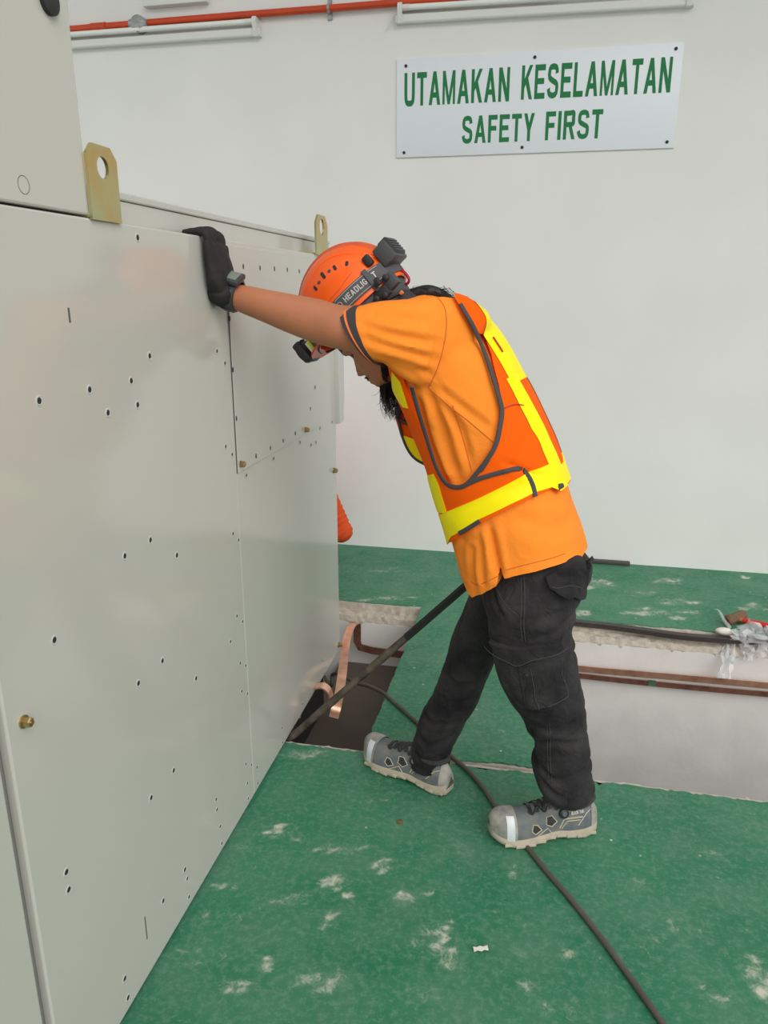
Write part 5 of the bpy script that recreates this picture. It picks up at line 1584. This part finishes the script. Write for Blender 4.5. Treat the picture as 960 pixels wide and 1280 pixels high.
# seams of the glove back
gw = gme.copy(); setco(gw, coords(gw) + np.array(wloc(man))); TREE_G = bvh(gw)
# watch on the wrist
ax = (sg(305, 372, .255) - sg(280, 365, .263)).normalized()
wc = sg(290.5, 368, .260)
n1 = (Z - ax * Z.dot(ax)).normalized(); n2 = ax.cross(n1)
def wring(o, r): return [wc + ax * o + (n1 * math.cos(a) + n2 * math.sin(a)) * r for a in np.linspace(0, 2 * math.pi, 36, endpoint=False)]
prof = [(-.019, .033), (-.018, .0385), (.016, .0385), (.017, .033)]
v, f = loft_geo([wring(o, r) for o, r in prof + [prof[0]]], False)
WATCH = mob('wristwatch', v, f, M['watch'], man, True, 40)
face_d = Z * .86 + ML * .38 - MF * .12
face_d = (face_d - ax * face_d.dot(ax)).normalized()
fs = ax.cross(face_d)
obox(wc + face_d * .041, (ax, fs, face_d), (.024, .025, .007), 'watch_case', M['watch'], WATCH, .005)
obox(wc + face_d * .0488, (ax, fs, face_d), (.016, .018, .0012), 'watch_glass', M['watch_glass'], WATCH, .001)
for k in range(11):
    a = math.radians(52 + 25.6 * k); d = face_d * math.cos(a) + fs * math.sin(a)
    obox(wc + d * .0388, (ax, d.cross(ax), d), (.0125, .0040, .0018), 'strap_link', M['watch'], WATCH, .001)

# far hand: closed round the bar
BAR_A = at(367, 920, Y=NEAR_Y - .03); BAR_A = at(367, 919, Z=.014)
BAR_B = sg(608, 710, -.20); 
bd_ = (BAR_B - BAR_A).normalized()
BAR_E = BAR_B + bd_ * .06
hg = MB()
hc = BAR_B - bd_ * .0
side = bd_.cross(Z).normalized(); upb = side.cross(bd_)
palm_c = hc + upb * .030
hg.add(*limb([R3.lerp(HANDR, .2), palm_c + bd_ * .01, palm_c - bd_ * .02], [.029, .034, .030], 10))
hg.ball(palm_c, (.046, .020, .034), (bd_, upb, side))
for i in range(4):
    o = hc + bd_ * (.036 - .022 * i)
    a0 = [o + (upb * math.cos(a) + side * math.sin(a)) * .0235 for a in np.linspace(.3, [4.0, 4.3, 4.3, 4.0][i], 14)]
    hg.add(*tube_geo(a0, list(np.linspace(.0105, .0085, 14)), 12)); hg.ball(a0[-1], .0085)
a0 = [hc + bd_ * (.045 + .018 * k / 10) + (upb * math.cos(a) - side * math.sin(a)) * .0245 for k, a in enumerate(np.linspace(.2, 2.4, 11))]
hg.add(*tube_geo(a0, list(np.linspace(.013, .010, 11)), 12)); hg.ball(a0[-1], .010)
mesh_ob('glove', remesh(hg, .003, 2), M['glove'], man, True, 180)
# the lever bar
bar = thing('lever_bar', BAR_A, 'long dark iron lever bar slanting from under the grey cabinet up to the man', 'bar')
Lb = (BAR_E - BAR_A).length
P = [BAR_A + bd_ * (Lb * t) for t in np.linspace(0, 1, 20)]
MB().tube(P[:12], [.0125 + .001 * math.sin(5 * k) for k in range(12)], 10).build('rod', M['iron'], bar)
MB().tube(P[11:], .0125, 6).build('hexagonal_shank', mat('dark_bar_shank', srgb(44, 42, 42), .5, metal=.3), bar, True, 20)
MB().tube([P[0] - bd_ * .03, P[0]], [.006, .0125], 8).build('tip', M['iron'], bar)

# ------------------------------------------------------------------ shoes
def shoe(heel, toe, side_sign, near):
    H, T_ = Vector(heel), Vector(toe); H.z = T_.z = 0
    d = (T_ - H).normalized(); L = (T_ - H).length; s = Vector((d.y, -d.x, 0))   # s to the right of travel
    if s.dot(ML) < 0: s = -s
    root = None
    def P(x, y, z): return H + d * (x * L) + s * y + Z * z
    S_ = [0, .04, .12, .25, .40, .55, .70, .82, .92, .98, 1.0]
    Wd = [.018, .029, .034, .034, .034, .040, .047, .047, .040, .027, .012]
    cen = [0, 0, 0, 0, .001, .003, .004, .003, .0, -.004, -.006]
    spring = [.012, .005, .001, .004, .013, .005, .000, .002, .010, .018, .024]
    topz = [.060, .094, .112, .115, .112, .102, .092, .088, .082, .066, .044]
    n = 44
    X = np.linspace(0, 1, n); X = np.concatenate([[0, .01, .025], X[2:-2], [.975, .99, 1]])
    def I(a, x): return float(np.interp(x, S_, a))
    sm = lambda a: np.convolve(np.pad([I(a, x) for x in X], 2, 'edge'), np.ones(5) / 5, 'valid')
    W_, C_, SP, TZ = sm(Wd), sm(cen), sm(spring), sm(topz)
    # sole
    rings = []
    for x, wv, c, sp in zip(X, W_, C_, SP):
        wv *= 1.06; h = .024 + .006 * (1 - x) + .004 * math.cos(x * 9)
        ring = [P(x, c + wv * a, sp + b * h) for a, b in ((-1, .25), (-1.04, .6), (-.98, 1), (-.5, 1.05), (.5, 1.05), (.98, 1), (1.04, .6), (1, .25), (.88, 0), (0, -.0), (-.88, 0))]
        rings.append(ring)
    v, f = loft_geo(rings); SOLE = mob('shoe', v, f, M['sole'], man, True, 55)
    # tread lugs
    for k in range(9):
        x = .06 + .1 * k
        for sd in (1, -1):
            wv, c, sp = float(np.interp(x, X, W_)), float(np.interp(x, X, C_)), float(np.interp(x, X, SP))
            obox(P(x, c + sd * wv * 1.06, sp + .010), (d, s, Z), (.013, .0025, .0045), 'tread_lug', M['sole'], SOLE, .0012)
    # upper
    rings = []
    for x, wv, c, sp, tz in zip(X, W_, C_, SP, TZ):
        ring = []
        for k in range(26):
            a = math.pi * k / 25
            ca, sa = math.cos(a), math.sin(a)
            e = .72 if x > .6 else .62
            narrow = 1 - (.42 if x < .55 else .42 - .42 * min(1, (x - .55) / .3)) * max(0, sa) ** 2
            ring.append(P(x, c + wv * 1.0 * math.copysign(abs(ca) ** .8, ca) * (narrow if sa > .2 else 1), sp + .016 + (tz - .016) * max(0, sa) ** e))
        rings.append(ring)
    v, f = loft_geo(rings)
    UP = mob('shoe_upper', v, f, M['shoe'], SOLE, True, 70)
    tree = BVHTree.FromPolygons([Vector(p) for p in v], f)
    def surf(x, z, sd=1, lift=.0012):
        q = P(x, sd * .2, z); h, nr, _, _ = tree.ray_cast(q, -s * sd)
        if h is None: h, nr, _, _ = tree.find_nearest(P(x, sd * .03, z))
        if nr.dot(s * sd) < 0: nr = -nr
        return h + nr * lift, nr
    def over(x, y, lift=.0012):
        h, nr, _, _ = tree.ray_cast(P(x, y, .3), -Z)
        if h is None: h, nr, _, _ = tree.find_nearest(P(x, y, .06))
        return h + (nr if nr.z > 0 else -nr) * lift
    # toe cap: the front fifth, slightly proud
    def cap_(x0, x1, grow, name, m, a0=0, a1=25):
        rr = []
        idx = [i for i in range(len(X)) if x0 <= X[i] <= x1]
        for i in idx:
            c = P(X[i], C_[i], SP[i] + .02); rr.append([c + (Vector(p) - c) * (1 + grow) + Z * .0005 for p in rings[i][a0:a1 + 1]])
        if a1 - a0 == 25:
            e_ = rr[-1] if x1 >= 1 else rr[0]; c = sum(e_, Vector()) / len(e_); o_ = d * (.004 if x1 >= 1 else -.004)
            more = [[c + (p - c) * k + o_ * (1 - k * .5) for p in e_] for k in (.75, .4, .02)]
            rr = rr + more if x1 >= 1 else more[::-1] + rr
        v, f = loft_geo(rr, False, False); return mob(name, v, f, m, SOLE, True, 70)
    cap_(.775, 1, .045, 'toe_cap', M['toe']); 
    cap_(.80, .90, .06, 'toe_tape', M['tape'], 0 if side_sign > 0 else 8, 9 if side_sign > 0 else 22)
    cap_(0, .075, .05, 'heel_counter', M['toe'], 0, 25)
    cap_(.20, .62, .025, 'tongue', M['shoe_dark'], 9, 16)
    # collar: padded ring
    rg = [over(.05 + .0 * k, 0) for k in range(1)]
    ring = [P(.20 + .165 * math.cos(a), .029 * math.sin(a), .103 + .012 * math.cos(a) ** 2) for a in np.linspace(0, 2 * math.pi, 26)]
    v, f = tube_geo(ring, .008, 8, False); mob('collar', v, f, M['shoe_dark'], SOLE)
    # lace loops
    for k in range(5):
        x = .40 + .062 * k
        pts = [over(x, y, .002) for y in np.linspace(-.024, .024, 9)]
        v, f = strip_geo(pts, d, .009, .004); mob('lace_loop', v, f, M['dark'], SOLE, True, 50)
    for sd in (1, -1):
        lc_ = [over(.38 + .29 * t, sd * (.020 + .006 * math.sin(t * 16)), .0035) for t in np.linspace(0, 1, 24)]
        v, f = tube_geo(lc_, .0022, 6); mob('lace', v, f, M['dark'], SOLE)
        # overlays
        def poly(pts, name, m, r=.0014, close=True, sd=sd):
            q = [surf(a, b, sd, .001)[0] for a, b in pts]
            if close: q = q + [q[0]]
            v, f = tube_geo(q, r, 6); mob(name, v, f, m, SOLE)
        def fill(pts, name, m, sd=sd):
            q = [surf(a, b, sd, .0008)[0] for a, b in pts]; v = q + [sum(q, Vector()) / len(q) + s * sd * .0012]
            mob(name, v, [(i, (i + 1) % len(q), len(q)) for i in range(len(q))], m, SOLE, False)
        dia = [(.56, .050), (.60, .064), (.64, .066), (.655, .050), (.62, .040)]
        dia2 = [(.41, .066), (.46, .084), (.51, .082), (.515, .062), (.46, .054)]
        for D in (dia, dia2): fill(D, 'vent_mesh', M['shoe_dark']); poly(D, 'overlay_edge', M['outline'])
        poly([(.60, .033), (.50, .052), (.46, .034)], 'overlay_edge', M['outline'], close=False)
        poly([(.38, .044), (.34, .070), (.16, .070)], 'overlay_edge', M['outline'], .0018, False)
        poly([(.36, .042), (.31, .062), (.18, .062)], 'overlay_edge', M['outline'], .0012, False)
        poly([(.20, .046), (.12, .078), (.05, .086)], 'overlay_edge', M['outline'], .0014, False)
    # dial
    h, nr = surf(.345, .086, 1, .001)
    dl = MB().tube([h - nr * .004, h + nr * .006, h + nr * .008], [.0135, .0135, .011], 24).build('fit_dial', M['dark'], SOLE, True, 40)
    MB().tube([h + nr * .0075, h + nr * .0088], [.0075, .006], 20).build('dial_centre', M['shoe'], dl, True, 40)
    # lettering near the collar
    u, w_, f = text_mesh('BLACK YAK')
    vs = []
    for k, (a, b) in enumerate(zip(u, w_)): vs.append(surf(.27 - .12 * a, 0.0785 + .008 * b + .002 * a, 1, .0022)[0])
    mob('shoe_lettering', vs, f, M['scrap'], SOLE, False)
    return SOLE
nh, nt_ = at(741, 1036, Z=0), at(612, 1049, Z=0)
shoe(nh, nt_, 1, True)
fh, ft = at(562, 993, Z=0), at(458, 945, Z=0)
shoe(fh, ft, 1, False)
# ------------------------------------------------------------------ the second worker, squatting behind the cabinet's far end
W = thing('person', (-1.28, 3.72, 0), 'person in a dark orange sleeve crouching behind the cabinet, only an elbow showing', 'person')
def wp(px, py, Y): return at(px, py, Y=Y)
EL = wp(427, 664, 3.60)
SHO = Vector((-1.17, 3.66, EL.z + .36)); WR = Vector((-1.20, 3.46, EL.z - .02))
FW = Vector((-.25, -.97, 0)).normalized(); LT = Vector((0, 0, 1)).cross(FW)
HIP = Vector((-1.36, 3.88, .30)); CH = HIP + FW * .20 + Z * .42; NK = HIP + FW * .26 + Z * .52; HD = NK + FW * .06 + Z * .13
SHL = CH - LT * .17 + Z * .02; SHR = CH + LT * .17 + Z * .02
SHR_, SHL_ = SHR, SHL
right_is = SHR if (SHR - EL).length < (SHL - EL).length else SHL
other = SHL if right_is is SHR else SHR
side_r = (right_is - other).normalized()
def lim(pts, rad, n=16, seg=20):
    P = spline([tuple(p) for p in pts], n); return tube_geo([Vector(p) for p in P], list(np.interp(np.linspace(0, 1, n), np.linspace(0, 1, len(rad)), rad)), seg)
# body: head, neck, trunk, arms, legs in one surface
b2 = MB()
b2.ball(HD, (.078, .098, .118), (LT, FW, Z), 24, 16)
b2.ball(HD + FW * .098 - Z * .012, (.013, .018, .026), (LT, FW, Z), 12, 8)
for s_ in (1, -1): b2.ball(HD + LT * .078 * s_, (.01, .02, .03), (LT, FW, Z), 10, 6)
b2.add(*lim([NK - Z * .06, NK, HD - Z * .05], [.065, .055, .055]))
b2.add(*lim([HIP, HIP.lerp(CH, .5) - FW * .02, CH, NK - Z * .04], [.13, .13, .135, .09]))
KN = [HIP + FW * .40 + side_r * (.15 * q) + Z * .12 for q in (1, -1)]
AN = [HIP + FW * .12 + side_r * (.13 * q) - Z * .21 for q in (1, -1)]
for k_, a_ in zip(KN, AN): b2.add(*lim([HIP + (k_ - HIP) * .05, HIP.lerp(k_, .5), k_], [.085, .08, .058])); b2.ball(k_, .058); b2.add(*lim([k_, k_.lerp(a_, .4), a_], [.055, .056, .036]))
OE = other + FW * .16 - Z * .22; OW = OE + FW * .20 + Z * .02
b2.add(*lim([right_is, right_is.lerp(EL, .5), EL], [.055, .048, .040])); b2.ball(EL, .040); b2.add(*lim([EL, EL.lerp(WR, .5), WR], [.040, .036, .027]))
b2.add(*lim([other, other.lerp(OE, .5), OE], [.055, .048, .040])); b2.ball(OE, .040); b2.add(*lim([OE, OE.lerp(OW, .5), OW], [.040, .036, .027]))
for wv, ev in ((WR, EL), (OW, OE)):
    d_ = (wv - ev).normalized(); sd_ = d_.cross(Z).normalized(); up_ = sd_.cross(d_)
    b2.ball(wv + d_ * .045, (.046, .038, .016), (d_, sd_, up_), 14, 9)
    for i in range(4):
        o = wv + d_ * .075 + sd_ * (-.027 + .018 * i)
        pts = [o, o + d_ * .032 - up_ * .004, o + d_ * .052 - up_ * .020, o + d_ * .058 - up_ * .036]
        b2.add(*lim(pts, [.0095, .009, .008, .007], 8, 10))
    o = wv + d_ * .03 + sd_ * .036
    b2.add(*lim([o, o + d_ * .025 + sd_ * .018, o + d_ * .05 + sd_ * .022 - up_ * .008], [.012, .011, .009], 8, 10))
mesh_ob('body', remesh(b2, .0055, 3), M['skin'], W, True, 180)
M['shirt2'] = mat('dark_orange_sleeve', srgb(206, 72, 18), 0.85, bump=0.2, bscale=700)
s2 = MB()
s2.add(*lim([HIP - Z * .02, HIP.lerp(CH, .5) - FW * .02, CH, NK - Z * .05], [.150, .150, .155, .10]))
sl_top = EL + (SHO - EL) * 1.0
s2.add(*lim([right_is, right_is.lerp(EL, .5) + Z * .0, EL + (right_is - EL).normalized() * .03], [.085, .072, .058], 18, 26)); s2.ball(EL, .060); s2.add(*lim([EL, EL.lerp(WR, .5), EL.lerp(WR, .92)], [.055, .050, .042]))
s2.add(*lim([other, other.lerp(OE, .5), OE], [.08, .07, .058])); s2.ball(OE, .056); s2.add(*lim([OE, OE.lerp(OW, .5), OE.lerp(OW, .92)], [.055, .050, .042]))
sm2 = remesh(s2, .006, 3)
A_ = coords(sm2); N_ = normals(sm2)
ax_ = np.array((right_is - EL).normalized()); r_ = A_ - np.array(EL); t_ = r_ @ ax_; rad_ = np.linalg.norm(r_ - np.outer(t_, ax_), axis=1)
wgt = np.exp(-((t_ - .06) / .12) ** 2) * (rad_ < .12)
setco(sm2, A_ + N_ * (wgt * .002 * np.sin(t_ * 210 + 3 * np.sin(A_[:, 0] * 31 + 1) + A_[:, 1] * 50))[:, None])
mesh_ob('shirt', sm2, M['shirt2'], W, True, 180)
p2 = MB()
p2.add(*lim([HIP + Z * .06, HIP - Z * .05], [.15, .135]))
for k_, a_ in zip(KN, AN): p2.add(*lim([HIP + (k_ - HIP) * .05, HIP.lerp(k_, .5), k_], [.105, .098, .078])); p2.ball(k_, .077); p2.add(*lim([k_, k_.lerp(a_, .4), a_ + Z * .0], [.076, .074, .062]))
pm2 = remesh(p2, .007, 3); wobble(pm2, .006, 34, 4)
mesh_ob('trousers', pm2, M['trouser'], W, True, 180)
hm2 = MB(); N_t = 28
hm2.loft([[HD + Z * (.02 + .125 * math.sin(a)) + (FW * .135 * math.cos(t) + LT * .112 * math.sin(t)) * math.cos(a) for t in np.linspace(0, 2 * math.pi, N_t, endpoint=False)] for a in np.linspace(-.15, 1.5, 12)])
H2 = hm2.build('helmet', M['helmet'], W, True, 60)
MB().loft([[HD + Z * .0 + FW * (.12 + o) * math.cos(t) + LT * (.105 + o * .6) * math.sin(t) + Z * (-.012 * o / .03) for t in np.linspace(-1.1, 1.1, 16)] for o in (.0, .035)], False, False).build('peak', M['helmet'], H2)
for a_ in AN:
    b_ = Vector((a_.x, a_.y, 0)) - FW * .05
    rr_ = []
    for x_, w_, z_ in ((0, .02, .06), (.02, .034, .10), (.08, .036, .115), (.14, .038, .09), (.20, .044, .07), (.25, .038, .055), (.275, .012, .03)):
        c_ = b_ + FW * x_
        rr_.append([c_ + LT * w_ * math.cos(t) + Z * (z_ / 2 + (z_ / 2) * math.sin(t) * .999) for t in np.linspace(0, 2 * math.pi, 16, endpoint=False)])
    MB().loft(rr_).build('shoe', M['shoe_dark'], W, True, 60)
